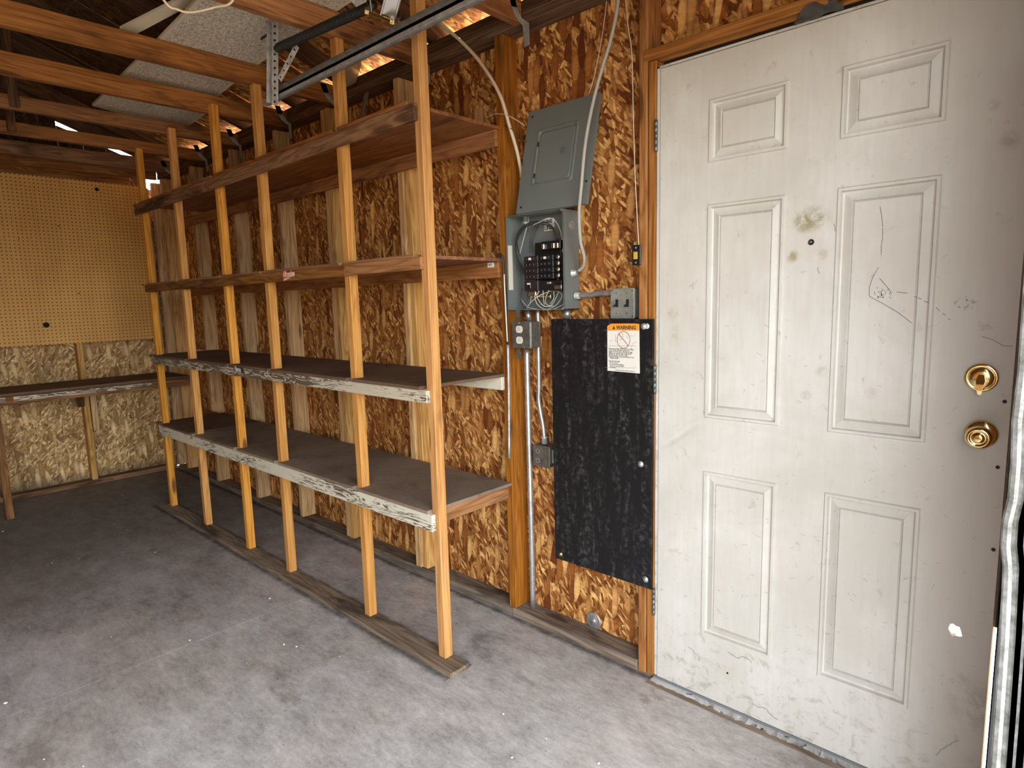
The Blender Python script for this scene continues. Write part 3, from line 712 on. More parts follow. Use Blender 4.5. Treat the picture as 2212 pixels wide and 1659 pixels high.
# deadbolt
dk = (.851, -.0, 1.126)
db = lathe('deadbolt', [(0, .0), (.0325, 0), (.0335, .004), (.031, .007), (.0265, .0075), (.0255, .0055), (.0245, .008), (.022, .0105), (.012, .012), (0, .0125)], M_BRASS, dk, parent=dr, seg=40)
for sx in (-.0125, .0125): lathe('screw', [(0, 0), (.0035, 0), (.0035, .0014), (.002, .0018), (.0018, .0004), (0, .0004)], M_BRASSD, (dk[0] + sx, -.0112, dk[2] - .001), parent=db, seg=14)
bm = bmesh.new()
prof = [(.0055, 0), (.0085, -.012), (.0075, -.022), (.0055, -.036), (.0035, -.046)]
vs = []
for (hw, z), y in zip(prof, (-.014, -.020, -.026, -.027, -.024)):
    vs.append([bm.verts.new((sg * hw, y + dy, z + .008)) for sg, dy in ((-1, 0), (1, 0), (1, .006), (-1, .006))])
for a, b_ in zip(vs, vs[1:]):
    for k in range(4): bm.faces.new((a[k], a[(k + 1) % 4], b_[(k + 1) % 4], b_[k]))
bm.faces.new(vs[0][::-1]); bm.faces.new(vs[-1])
bmesh.ops.bevel(bm, geom=bm.edges[:], offset=.0008, segments=2, affect='EDGES')
tp = link('thumb_turn', tomesh(bm), M_BRASS, db, Matrix.Translation(dk)); 
# knob
kk = (.859, 0, .992)
kn = lathe('door_knob', [(0, 0), (.0325, 0), (.0335, .003), (.030, .008), (.020, .011), (.0125, .014), (.0115, .028), (.014, .033), (.022, .038), (.0265, .045), (.0275, .052), (.0255, .058), (.0215, .0625), (.018, .0635), (.0165, .061), (.012, .0605), (.0105, .0635), (.006, .0645), (0, .0645)], M_BRASS, kk, parent=dr, seg=44)
box('turn_button', (kk[0] - .0055, -.0685, kk[2] - .0018), (kk[0] + .0055, -.0630, kk[2] + .0018), M_BRASS, kn, .0008)
# peephole, screws, plugs
ph = lathe('peephole', [(0, 0), (.0075, 0), (.0078, .0025), (.0065, .0032), (.0050, .0018), (0, .0012)], M_BLACKIRON, (.4595, -.0005, 1.470), parent=dr, seg=24)
lathe('lens', [(0, 0), (.0024, 0), (.0016, .0014), (0, .0018)], M_GREYC, (.4595, -.0018, 1.470), parent=ph, seg=14)
lathe('screw', [(0, 0), (.0032, 0), (.003, .0012), (0, .0016)], M_GALV, (.288, .0015, 1.178), parent=dr, seg=12)
for (x, z) in ((.897, 1.073), (.894, .916), (.8985, .714)):
    lathe('plug', [(0, .0004), (.0024, .0004), (.0026, .001), (.0036, .0016), (.0042, .0012), (.0044, 0)], M_BLACKIRON, (x, -.0002, z), parent=dr, seg=16)
lathe('screw', [(0, 0), (.0034, 0), (.003, .001), (0, .0015)], M_BLACKIRON, (.254, -.001, .128), parent=dr, seg=8)
# pen scribbles and scuffs, each a thin printed stroke on the paint
def strokes(name, lines, wd, mat, parent, yy=-.0006, yoff=0.0):
    bm = bmesh.new()
    for ln in lines:
        P = [at(u, v, 'Y', yoff) for u, v in ln]
        for a, b_ in zip(P, P[1:]):
            d = (b_ - a);
            if d.length < 1e-6: continue
            nrm = Vector((-d.z, 0, d.x)).normalized() * wd / 2
            vv = [bm.verts.new((q.x, yy + yoff, q.z)) for q in (a - nrm, b_ - nrm, b_ + nrm, a + nrm)]
            bm.faces.new(vv)
    o = link(name, tomesh(bm), mat, parent); o['kind'] = 'stuff'; return o
def wig(a, b_, n, amp):
    return [(a[0] + (b_[0] - a[0]) * i / n + R.uniform(-amp, amp), a[1] + (b_[1] - a[1]) * i / n + R.uniform(-amp, amp)) for i in range(n + 1)]
L_ = [[(1901, 446), (1905, 470), (1907, 490)], wig((1907, 492), (1903, 550), 14, 2), [(1898, 577), (1885, 600), (1878, 620), (1878, 640), (1906, 655), (1940, 675), (1970, 698)],
      [(1900, 601), (1915, 618), (1925, 632)], [(1937, 631), (1960, 633)], [(1974, 640), (1990, 646)], [(1996, 650), (2010, 655)], [(2022, 664), (2030, 672)], [(2036, 677), (2043, 681)], [(2048, 688), (2054, 691)],
      [(2121, 727), (2145, 734), (2168, 747), (2188, 748)], [(1801, 484), (1804, 490), (1804, 500)], [(1767, 577), (1766, 583), (1770, 588), (1768, 592)]]
strokes('pen_scribble', L_, .0011, M_SCUFF, dr)
L_ = []
for _ in range(26):
    u, v = R.gauss(1903, 9), R.gauss(636, 7); L_.append([(u, v), (u + R.uniform(-6, 8), v + R.uniform(-7, 5))])
for _ in range(34):
    a = R.uniform(0, 6.28); r_ = R.uniform(.5, 1); u, v = 2083 + 26 * r_ * math.cos(a), 655 + 15 * r_ * math.sin(a); L_.append([(u, v), (u + R.uniform(-4, 4), v + R.uniform(-4, 4))])
strokes('scuff_mark', L_, .0009, M_SCUFF, dr)
L_ = []
for _ in range(150):
    u = R.uniform(1430, 2130); v = R.choice([R.uniform(1100, 1600), R.uniform(700, 1600)])
    if v > 1455 + (u - 1422) * .40: continue
    a = R.gauss(.3, .5); l_ = R.uniform(3, 13); L_.append([(u, v), (u + l_ * math.cos(a), v + l_ * math.sin(a))])
strokes('scuff_mark', L_, .0008, M_INKG, dr)
L_ = [wig((2020, 1630), (2068, 1598), 10, 2.5), wig((1628, 1519), (1680, 1552), 9, 4), wig((1576, 1408), (1628, 1430), 5, 6), wig((1490, 1395), (1512, 1430), 6, 4)]
strokes('scuff_mark', L_, .0016, M_INKG, dr)

# ------------------------------------------------------------------ shelving
FY = -.428
px = [-3.41, -2.84, -2.26, -1.80, -1.12, -.638]
SZ = [.588, 1.041, 1.500, 2.000]
sh = empty('storage_shelving', (-2.0, FY, 0), 'long four tier wooden shelf rack of six posts along the strand board wall', 'shelving')
ptop = [2.335, 2.345, 2.345, 2.329, 2.329, 2.345]
for i, x in enumerate(px):
    lumber('post', (x - .038, FY, .0195), (x, FY + .038, ptop[i]), W_POST, sh, bow=.0018 if i < 5 else .0012)
lumber('floor_runner', (-3.50, -.475, .0), (-.553, -.386, .019), W_GREY, sh)
# front rails
rail = [(.063, M_PAINT1, -3.455, SZ[0]), (.046, M_PAINT2, -3.45, SZ[1]), (.043, W_OLD, -3.45, SZ[2]), (.055, W_OLD, -3.50, SZ[3])]
for k, (h_, m_, x0, z) in enumerate(rail):
    x1 = -.655 + (.0 if k else -.0)
    if k == 2:
        lumber('front_rail', (x0, FY - .019, z - .0125 - h_), (-1.125, FY - .0005, z - .0125), m_, sh)
        lumber('front_rail', (-1.122, FY - .019, z - .010 - h_), (-.655, FY - .0005, z - .010), W_JAMB, sh)
    else: lumber('front_rail', (x0, FY - .019, z - .0125 - h_), (x1, FY - .0005, z - .0125), m_, sh)
    zr = z - .0125
    hr = .063 if k != 1 else .055
    lumber('rear_rail', (-3.85, -.0195, zr - hr), (-.70, -.0005, zr), M_PAINT1 if k == 1 else (W_RED if k > 1 else W_OLD), sh)
lumber('side_rail', (-.694, FY + .039, SZ[0] - .0125 - .05), (-.6745, -.021, SZ[0] - .0125), W_JAMB, sh)
lumber('side_rail', (-3.47, FY + .039, SZ[0] - .0125 - .05), (-3.45, -.021, SZ[0] - .0125), W_OLD, sh)
# shelf boards: combs notched round the posts
def shelf(z, cuts, mats, rightx=-.694):
    edges = [-3.50] + cuts + [rightx]
    for k, (a, b_) in enumerate(zip(edges, edges[1:])):
        a += .001; b_ -= .001; poly = [(a, -.001), (a, FY + .040)]
        # walk along the front
        inn = [(x - .041, x + .003) for x in px if a < x + .003 and x - .041 < b_]
        cur = a; pts = []
        for (n0, n1) in inn:
            if n0 > cur + .02: pts += [(cur, FY - .020), (n0, FY - .020), (n0, FY + .040)]
            cur = n1
            pts.append((min(n1, b_), FY + .040))
        if cur < b_ - .01: pts += [(cur, FY - .020), (b_, FY - .020)]
        poly = [(a, -.001)] + pts + [(b_, -.001)]
        if pts and pts[0][0] > a + 1e-6: poly = [(a, -.001), (a, FY + .040)] + pts + [(b_, -.001)]
        cl = []
        for q in poly:
            if not cl or (abs(cl[-1][0] - q[0]) + abs(cl[-1][1] - q[1])) > 1e-5: cl.append(q)
        o = prism('shelf_board', [(x + 2, y) for x, y in cl], .012, mats[k % len(mats)], (-2, 0, z - .0125), (1, 0, 0), (0, 1, 0), sh)
shelf(SZ[0], [-2.93, -2.27, -1.80], [M_SHELF2, M_SHELF, M_SHELF, M_SHELF], -.676)
shelf(SZ[1], [-2.5, -1.42], [M_SHELF2, M_SHELF2, M_SHELF2])
shelf(SZ[2], [-2.9, -1.13], [W_OLD, W_PLY, W_PLY])
shelf(SZ[3], [-2.28, -1.12], [W_PLY, W_PLY, W_PLY])
# stickers on the rails
yS = FY - .0195
c0 = at(611, 599, 'Y', yS); 
sk = text('sticker', 'Milwaukee', .034, M_PINKW, (c0.x, yS - .0004, c0.z + .001), (1, 0, .015), (0, 0, 1), sh, .0003, .35, off=.0016, sx=.72)
sk['label'] = 'small red and white script logo sticker on the rail'
text('sticker_letters', 'Milwaukee', .034, M_PINK, (c0.x, yS - .0011, c0.z + .001), (1, 0, .015), (0, 0, 1), sk, .0003, .35, off=-.0004, sx=.72)
prism('lightning_stroke', [(0, -.010), (.022, .002), (.022, -.004), (.05, .003), (.05, -.002), (.075, .004), (.05, -.006), (.05, -.002), (.028, -.010), (.028, -.005), (.010, -.014), (.013, -.008)], .0006, M_PINKW, (c0.x + .0, yS - .0002, c0.z - .004), (1, 0, 0), (0, 0, 1), sk)
c1 = at(506, 797, 'Y', yS)
eb = lathe('sticker', [(0, 0), (.017, 0), (.017, .0008), (0, .0008)], M_LABW, (c1.x + .014, yS, c1.z), parent=sh, seg=24)
eb['label'] = 'black and white badge sticker on the white rail'
text('sticker_letters', 'U', .036, M_INK, (c1.x + .003, yS - .0012, c1.z - .012), (1, 0, 0), (0, 0, 1), eb, off=.001)
box('sticker_plate', (c1.x + .034, yS - .0008, c1.z - .015), (c1.x + .107, yS, c1.z + .013), M_INK, eb, .0003)
text('sticker_letters', 'FHI:', .027, M_LABW, (c1.x + .037, yS - .0014, c1.z - .012), (1, 0, 0), (0, 0, 1), eb, off=.0008)
c2 = at(1053, 560, 'Y', -.02)
wl_ = box('sticker', (c2.x, -.0205, c2.z - .033), (c2.x + .036, -.0195, c2.z - .014), M_LABW, sh, .0002); wl_['label'] = 'small white label on the rear rail'
text('sticker_letters', 'ML1', .012, M_INK, (c2.x + .006, -.0209, c2.z - .028), (1, 0, 0), (0, 0, 1), wl_)

# ------------------------------------------------------------------ pegboard and workbench
pb = prism('pegboard', [(-1.7, -.6), (1.79, -.6), (1.79, .6), (-1.7, .6)], .006, M_PEG, (XB + .0005, -1.86, 1.697), (0, 1, 0), (0, 0, 1))
tag(pb, 'large brown perforated pegboard above the workbench on the far wall', 'pegboard')
for (u, v, r_) in ((209, 409, .014), (100, 702, .02), (170, 634, .005), (127, 488, .005), (41, 516, .004)):
    c = at(u, v, 'X', XB + .0065); lathe('stain_hole', [(0, 0), (r_, 0), (r_, .0006), (0, .0006)], M_HOLE, c, (1, 0, 0), pb, 14)
wbn = empty('workbench', (-4.3, -1.9, 0), 'rough wooden workbench under the pegboard with a chipped white front edge', 'workbench')
BX = -4.05
box('bench_top', (XB + .001, YL + .05, .803), (BX, -.012, .822), M_SHELF2, wbn)
lumber('front_rail', (BX - .002, YL + .05, .748), (BX + .017, -.02, .802), W_OLD, wbn)
lumber('white_edge', (BX + .0175, -1.10, .770), (BX + .021, -.29, .800), M_PAINT2, wbn)
lumber('white_edge', (BX + .0175, -2.6, .770), (BX + .021, -1.14, .800), M_PAINT2, wbn)
lumber('leg', (BX - .04, -1.215, .0), (BX - .002, -1.172, .80), W_OLD, wbn)
lumber('leg', (BX - .04, -2.6, .0), (BX - .002, -2.56, .80), W_OLD, wbn)
lumber('rear_cleat', (XB + .0005, YL + .05, .74), (XB + .038, -.02, .802), W_OLD, wbn)
lumber('bracket', (XB + .0005, -.655, .62), (XB + .04, -.615, .80), W_DARK, wbn)
lumber('bracket', (XB + .0005, -.57, .42), (XB + .02, -.53, .735), W_STUD, wbn)

# grey sheet in the back corner
gs = prism('paper_sheet', [(0, .2), (.19, .2), (.19, .16), (.225, .16), (.225, .0), (0, 0)], .002, M_GREYPAPER, (-4.508, .084, .79), (1, 0, 0), (0, 0, 1))
tag(gs, 'torn lower grey sheet on the far end of the shelf wall', 'sheet')
gs = prism('paper_sheet', [(0, 0), (.19, 0), (.19, .12), (.165, .12), (.165, .47), (0, .47)], .002, M_GREYPAPER, (-4.508, .080, 1.055), (1, 0, 0), (0, 0, 1))
tag(gs, 'tall pale grey sheet pinned in the far corner of the shelf wall', 'sheet')

# ------------------------------------------------------------------ electrical panel
EX0, EX1, EZ0, EZ1 = -.671, -.385, 1.296, 1.657
ep = empty('breaker_panel', ((EX0 + EX1) / 2, OY, EZ0), 'open grey steel breaker box full of black breakers and wires', 'breaker box')
yb = OY - .001; yf = -.004
multi('enclosure', [((0, -.001, 0), (EX1 - EX0, 0, EZ1 - EZ0)), ((0, yf - yb, 0), (.0018, 0, EZ1 - EZ0)), ((EX1 - EX0 - .0018, yf - yb, 0), (EX1 - EX0, 0, EZ1 - EZ0)),
                    ((0, yf - yb, 0), (EX1 - EX0, 0, .0018)), ((0, yf - yb, EZ1 - EZ0 - .0018), (EX1 - EX0, 0, EZ1 - EZ0)),
                    ((0, yf - yb, 0), (.008, yf - yb + .0015, EZ1 - EZ0)), ((EX1 - EX0 - .004, yf - yb, 0), (EX1 - EX0, yf - yb + .0015, EZ1 - EZ0))], M_PANELG, ep, (EX0, yb, EZ0))
for (x, z) in ((EX1 - .008, EZ1 - .006), (EX1 - .008, EZ0 + .006)):
    prism('corner_tab', [(-.012, .005), (.006, .005), (.006, -.008)] if z > 1.5 else [(-.012, -.005), (.006, -.005), (.006, .008)], .0015, M_PLATE, (x, yf + .003, z), (1, 0, 0), (0, 0, 1), ep)
box('inner_label', (EX0 + .0019, .002, 1.375), (EX0 + .0024, .030, 1.548), M_PAPER, ep, .0001)
bx0, bx1 = -.600, -.425
box('bus_plate', (bx0 + .02, .062, 1.375), (bx1 + .02, .086, 1.552), M_BLACKP, ep)
box('main_lug_block', (-.525, .035, 1.520), (-.432, .070, 1.552), M_BLACKP, ep)
for x in (-.518, -.470, -.452): box('lug', (x, .026, 1.522), (x + (.014 if x < -.5 else .016), .036, 1.542), M_ALU, ep, .002)
# breakers: two columns of slim units
for c_ in range(2):
    for r_ in range(4):
        x0 = bx0 + c_ * .075; z0 = 1.500 - r_ * .0225
        br = box('breaker', (x0, .020, z0 - .0215), (x0 + .070, .062, z0), M_DKBR if c_ == 0 else M_BLACKP, ep, .0012)
        box('toggle', (x0 + .030, .010, z0 - .015), (x0 + .038, .020, z0 - .006), M_BLACKP if r_ else M_WHITE, br, .001)
        box('toggle', (x0 + .014, .012, z0 - .015), (x0 + .020, .020, z0 - .006), M_BLACKP, br, .001)
        box('toggle', (x0 + .050, .012, z0 - .015), (x0 + .056, .020, z0 - .006), M_BLACKP, br, .001)
big = box('breaker', (bx0, .018, 1.368), (bx0 + .070, .062, 1.408), M_DKBR, ep, .0015)
box('toggle', (bx0 + .024, .008, 1.376), (bx0 + .042, .018, 1.398), M_BLACKP, big, .002)
box('rating_mark', (bx0 + .024, .0070, 1.392), (bx0 + .042, .0078, 1.399), M_PAPER, big, .0001)
big = box('breaker', (bx0 + .075, .030, 1.366), (bx1, .066, 1.405), M_BLACKP, ep, .0015)
box('toggle', (bx0 + .11, .022, 1.392), (bx0 + .128, .030, 1.400), M_PLATE, big, .001)
for r_ in range(4):
    lathe('terminal', [(0, 0), (.0095, 0), (.0095, .006), (.006, .010), (0, .010)], M_ALU, (bx1 - .010, .030, 1.490 - .0225 * r_), parent=ep, seg=14)
box('terminal_bar', (bx1 - .03, .024, 1.372), (bx1 + .004, .034, 1.386), M_ALU, ep, .001)
nb = box('neutral_bar', (-.572, .030, 1.338), (-.478, .048, 1.352), M_BRASSD, ep, .001)
for k in range(11): lathe('bar_screw', [(0, 0), (.0028, 0), (.0024, .002), (0, .0022)], M_BRASS, (-.568 + .0085 * k, .030, 1.345), parent=nb, seg=8)
box('neutral_lug', (-.585, .022, 1.350), (-.545, .040, 1.366), M_ALU, ep, .002)
# conductors
def pxy(*pts): return [at(u, v, 'Y', y) for u, v, y in pts]
wires = [
 (M_WIREB, .0022, [(1140, 605, .03), (1118, 570, .02), (1112, 535, .015), (1120, 500, .01), (1145, 482, .015), (1180, 482, .03), (1200, 498, .05), (1212, 540, .06)]),
 (M_WIREB, .0022, [(1138, 596, .03), (1120, 560, .03), (1116, 525, .02), (1127, 497, .02), (1150, 479, .025), (1185, 484, .04), (1205, 510, .06), (1213, 560, .06)]),
 (M_WIREB, .0022, [(1136, 588, .03), (1122, 550, .02), (1118, 520, .03), (1132, 494, .03), (1155, 484, .03), (1190, 490, .05), (1204, 520, .06)]),
 (M_WIREB, .0020, [(1142, 612, .03), (1126, 580, .03), (1114, 545, .03), (1117, 510, .02), (1135, 487, .02), (1160, 480, .03), (1187, 480, .04)]),
 (M_WIREB, .0024, [(1144, 545, .04), (1146, 515, .05), (1153, 495, .06), (1158, 485, .07)]),
 (M_WIREB, .0022, [(1150, 545, .04), (1150, 520, .05), (1158, 498, .06), (1163, 486, .07)]),
 (M_WIRER, .0016, [(1213, 520, .06), (1206, 510, .05), (1203, 497, .05), (1200, 490, .04)]),
 (M_WIREW, .0016, [(1152, 486, .02), (1165, 480, .02), (1185, 471, .02), (1200, 478, .03), (1211, 500, .05), (1215, 530, .06), (1216, 580, .07)]),
 (M_WIREW, .0014, [(1123, 548, .03), (1130, 520, .03), (1138, 490, .04), (1142, 475, .05), (1143, 466, .06)]),
 (M_WIREW, .0016, [(1156, 628, .03), (1156, 645, .02), (1163, 660, .02), (1180, 668, .03), (1200, 660, .04), (1212, 645, .05), (1213, 635, .05), (1200, 628, .05), (1180, 632, .04), (1160, 642, .02), (1145, 655, .02), (1136, 670, .03)]),
 (M_WIREW, .0016, [(1138, 664, .02), (1160, 668, .02), (1190, 669, .03), (1215, 659, .05), (1218, 655, .06)]),
 (M_WIREW, .0016, [(1165, 627, .03), (1160, 640, .02), (1168, 655, .02), (1178, 662, .03), (1196, 661, .05)]),
 (M_WIREW, .0014, [(1173, 627, .03), (1174, 645, .03), (1176, 658, .03)]),
 (M_WIREW, .0014, [(1186, 627, .03), (1180, 640, .02), (1179, 655, .03), (1190, 660, .04), (1200, 645, .05), (1218, 605, .07)]),
 (M_WIREW, .0014, [(1196, 627, .04), (1196, 645, .03), (1188, 658, .03)]),
 (M_WIREW, .0014, [(1204, 600, .05), (1210, 612, .05), (1218, 618, .06)]),
 (M_WIREW, .0012, [(1122, 640, .05), (1130, 652, .03), (1140, 662, .03), (1146, 650, .03), (1148, 630, .03)]),
 (M_WIREB, .0016, [(1128, 622, .05), (1124, 645, .04), (1130, 662, .03), (1138, 668, .03)]),
 (M_WIREB, .0016, [(1140, 622, .05), (1140, 640, .04), (1136, 655, .03), (1136, 668, .03)]),
]
for m_, r_, pts in wires: tube('wire', pxy(*pts), r_, m_, ep, 6, 6)
# LINE markers on the back plate
for k, (tx, z) in enumerate((('LINE', 1.624), ('LINE', 1.600))):
    lb = box('line_marker', (-.548, .083, z - .004), (-.498, .0845, z + .018), M_LABW, ep, .0002)
    text('marker_letters', tx, .020, M_INK, (-.545, .0822, z), (1, 0, 0), (0, 0, 1), lb, off=.0006, sx=.95)
lathe('cable_clamp', [(0, 0), (.010, 0), (.010, .018), (.013, .018), (.013, .026), (.008, .03), (0, .03)], M_GALV, (-.613, .05, 1.655), (0, 0, -1), ep, 14)
# knockouts on the right side
kx = EX1 + .0002
lathe('knockout', [(.011, 0), (.0135, .0012), (.016, .0006), (.016, 0)], M_PLATE, (kx, .045, 1.600), (1, 0, 0), ep, 20)
lathe('knockout', [(0, .0004), (.008, .0008), (.009, 0)], M_PLATE, (kx, .045, 1.600), (1, 0, 0), ep, 16)
kc = lathe('cable_clamp', [(0, 0), (.016, 0), (.016, .006), (.011, .008), (.011, .02), (0, .02)], M_GALV, (kx, .045, 1.428), (1, 0, 0), ep, 18)

# cover leaning above the box
pc = empty('panel_cover', (-.44, .0, 1.66), 'loose grey steel panel cover with a hinged door, leaning above the breaker box', 'cover')
bl, br_ = Vector((-.603, -.016, 1.6595)), Vector((-.272, -.016, 1.6585))
tl, tr = Vector((-.617, .070, 2.043)), Vector((-.298, .070, 2.040))
ux = (br_ - bl).normalized(); uy = (tl - bl).normalized(); uy = (uy - ux * uy.dot(ux)).normalized(); nz = ux.cross(uy)    # nz faces the room
cw, ch = .328, .393
Mc = Matrix(((ux.x, uy.x, nz.x, bl.x), (ux.y, uy.y, nz.y, bl.y), (ux.z, uy.z, nz.z, bl.z), (0, 0, 0, 1)))
bm = bmesh.new()
def ringrect(bm, x0, y0, x1, y1, z, r=0.0, n=4):
    if r <= 0: return [bm.verts.new(v) for v in ((x0, y0, z), (x1, y0, z), (x1, y1, z), (x0, y1, z))]
    out = []
    for (cx_, cy_, a0) in ((x0 + r, y0 + r, 180), (x1 - r, y0 + r, 270), (x1 - r, y1 - r, 0), (x0 + r, y1 - r, 90)):
        for k in range(n + 1):
            a = math.radians(a0 + 90 * k / n); out.append(bm.verts.new((cx_ + r * math.cos(a), cy_ + r * math.sin(a), z)))
    return out
rr = [(.004, 0, .002), (.07, .0, .012), (.074, -.004, .012), (.078, -.004, .012), (.082, 0.0015, .012), (.088, .0015, .010), (.092, -.001, .008)]
prev = None
rows = [(0, 0, cw, ch, -.012, .003), (0, 0, cw, ch, 0, .003), (.060, .092, .252, .312, 0, .014), (.063, .095, .249, .309, .0035, .014), (.068, .100, .244, .304, .0035, .013), (.071, .103, .241, .301, -.003, .012), (.074, .106, .238, .298, -.003, .012), (.078, .110, .234, .294, .001, .012)]
for (x0, y0, x1, y1, z, r_) in rows:
    ring = ringrect(bm, x0, y0, x1, y1, z, r_)
    if prev:
        n_ = len(ring)
        for k in range(n_): bm.faces.new((prev[k], prev[(k + 1) % n_], ring[(k + 1) % n_], ring[k]))
    prev = ring
bm.faces.new(prev)
link('cover_plate', tomesh(bm), M_PANELG, pc, Mc)
for (x, y) in ((.022, .022), (cw - .03, ch - .022), (.022, ch - .022), (cw - .012, .08)):
    lathe('screw_hole', [(0, 0), (.0045, 0), (.0045, .0006), (0, .0006)], M_HOLE, Mc @ Vector((x, y, .0002)), nz, pc, 12)
for y in (.135, .255): 
    link('door_hinge', tomesh(boxbm(.005, .018, .005, .001)), M_BLACKIRON, pc, Mc @ Matrix.Translation((.0705, y, .002)))
lt = link('latch', tomesh(boxbm(.024, .024, .003, .0012)), M_PANELD, pc, Mc @ Matrix.Translation((.196, .210, .002)))

# ------------------------------------------------------------------ conduits and boxes
def conduit(name, pts, r_, label, mat=None, parent=None, n=8):
    o = tube(name, pts, r_, mat or M_EMT, parent, 14, n); return tag(o, label, 'conduit')
c_ = conduit('conduit', [(-.620, .050, .0385), (-.619, .050, .4), (-.622, .050, .9), (-.622, .050, 1.14)], .0117, 'thick vertical steel conduit rising from the sill to the outlet box')
c_ = conduit('conduit', [(-.608, .052, 1.252), (-.616, .052, 1.294)], .0117, 'short thick conduit stub between outlet box and breaker box')
c_ = conduit('conduit', [(-.560, .050, 1.294), (-.5605, .050, 1.17), (-.563, .052, 1.0), (-.566, .052, .94), (-.558, .052, .89), (-.545, .052, .83), (-.540, .052, .775)], .0088, 'thin bent steel conduit running down to the small junction box')
lathe('coupling', [(0, 0), (.012, 0), (.012, .022), (.0135, .024), (.0135, .03), (.0, .03)], M_GALV, (-.540, .052, .762), (0, 0, 1), c_, 14)
c_ = conduit('conduit', [(-.372, .060, 1.345), (-.32, .060, 1.345), (-.285, .060, 1.350), (-.206, .060, 1.350)], .0098, 'short horizontal steel conduit from breaker box to switch box')
lathe('coupling', [(0, 0), (.014, 0), (.014, .006), (.012, .008), (.012, .022), (0, .022)], M_GALVW, (-.3835, .060, 1.345), (1, 0, 0), c_, 14)
c_ = conduit('conduit', [(-.425, .062, 1.294), (-.425, .062, 1.262)], .014, 'stub of conduit from breaker box into the black board')
c_ = conduit('conduit', [at(1097, 745, 'Y', -.012), at(1099, 850, 'Y', -.012), at(1100, 990, 'Y', -.012)], .0055, 'thin grey rod hanging at the right end of the shelves', M_GALV)

def outletbox():
    t = empty('outlet_box', (-.585, .03, 1.15), 'square steel outlet box with two white receptacles', 'outlet')
    x0, x1, z0, z1, y0, y1 = -.632, -.538, 1.150, 1.252, -.022, .034
    box('box_body', (x0, y0 + .003, z0), (x1, y1, z1), M_BOX, t, .004)
    box('face_plate', (x0 - .001, y0, z0 - .001), (x1 + .001, y0 + .003, z1 + .001), M_BOX, t, .0012)
    box('bright_edge', (x1 - .004, y0 - .0007, z0), (x1 + .0012, y0 + .0002, z1), M_GALV, t, .0003)
    for zc in (1.222, 1.180):
        bm = bmesh.new(); n = 24; r1 = []; 
        for k in range(n):
            a = k * 2 * math.pi / n; r1.append(bm.verts.new((.0165 * math.cos(a), max(-.0135, min(.0135, .0165 * math.sin(a))), 0)))
        f = bm.faces.new(r1); e = bmesh.ops.extrude_face_region(bm, geom=[f]); bmesh.ops.translate(bm, vec=(0, 0, .003), verts=[v for v in e['geom'] if isinstance(v, bmesh.types.BMVert)])
        q = Vector((0, -1, 0)).to_track_quat('Z', 'Y').to_matrix().to_4x4()
        rc = link('receptacle', tomesh(bm), M_WHITE, t, Matrix.Translation((-.594, y0, zc)) @ q)
        for sx in (-.0045, .0045): box('slot', (-.594 + sx - .0012, y0 - .0034, zc - .005), (-.594 + sx + .0012, y0 - .0028, zc + .004), M_INKG, rc, .0002)
        box('slot', (-.596, y0 - .0034, zc + .006), (-.592, y0 - .0028, zc + .009), M_INKG, rc, .0002)
    for x, z in ((-.594, 1.247), (-.571, 1.154)): lathe('screw', [(0, 0), (.003, 0), (.0024, .0018), (0, .002)], M_ALU, (x, y0, z), parent=t, seg=10)
    for sg, zz in ((1, z1), (-1, z0)):
        prism('mounting_strap', [(-.010, 0), (.010, 0), (.006, .012), (.014, .022), (.010, .032), (.016, .040), (0, .046), (-.016, .038), (-.008, .030), (-.013, .02), (-.006, .012)][::sg], .0015, M_BOX, (-.618, -.002, zz), (1, 0, 0), (0, 0, sg), t)
    lathe('knockout', [(.008, 0), (.0095, .0008), (.011, 0)], M_BOX, (x1 + .0002, .008, 1.222), (1, 0, 0), t, 18)
    lathe('knockout', [(.008, 0), (.0095, .0008), (.011, 0)], M_BOX, (x1 + .0002, .008, 1.178), (1, 0, 0), t, 18)
outletbox()
jb = empty('junction_box', (-.53, .03, .67), 'small grey steel junction box beside the black board', 'junction box')
box('box_body', (-.581, .032, .672), (-.500, OY - .001, .757), M_BOX, jb, .004)
box('face_plate', (-.582, .029, .671), (-.499, .032, .758), M_BOX, jb, .0012)
for z in (.695, .733): lathe('knockout', [(.007, 0), (.0085, .0008), (.010, 0)], M_PLATE, (-.557, .0288, z), parent=jb, seg=16)
box('side_bracket', (-.4985, .045, .690), (-.447, .0475, .745), M_PLATE, jb, .001)
sb = empty('switch_box', (-.16, .05, 1.26), 'grey steel double switch box beside the door studs', 'light switch')
sx0, sx1, sz0, sz1 = -.2105, -.115, 1.262, 1.366
box('box_body', (sx0 + .001, .037, sz0 + .001), (sx1 - .001, OY - .001, sz1 - .001), M_PLATE, sb, .004)
box('face_plate', (sx0, .033, sz0), (sx1, .037, sz1), M_PLATE, sb, .0015)
for x in (-.184, -.141):
    sw = box('toggle_switch', (x - .0055, .0322, 1.302), (x + .0055, .0332, 1.328), M_BLACKIRON, sb, .0003)
    stick('toggle_lever', (x, .033, 1.312), (x - .004, .020, 1.304), .008, .006, M_BLACKIRON, sw)
    for z in (1.281, 1.349): lathe('screw', [(0, 0), (.0032, 0), (.0026, .0016), (0, .002)], M_BRASSD, (x, .033, z), parent=sb, seg=10)
for x, z in ((sx0 + .006, sz1 - .008), (sx1 - .006, sz0 + .008), (sx1 - .008, sz1 - .010)): lathe('screw_hole', [(0, 0), (.0022, 0), (.0022, .0004), (0, .0004)], M_HOLE, (x, .033, z), parent=sb, seg=8)

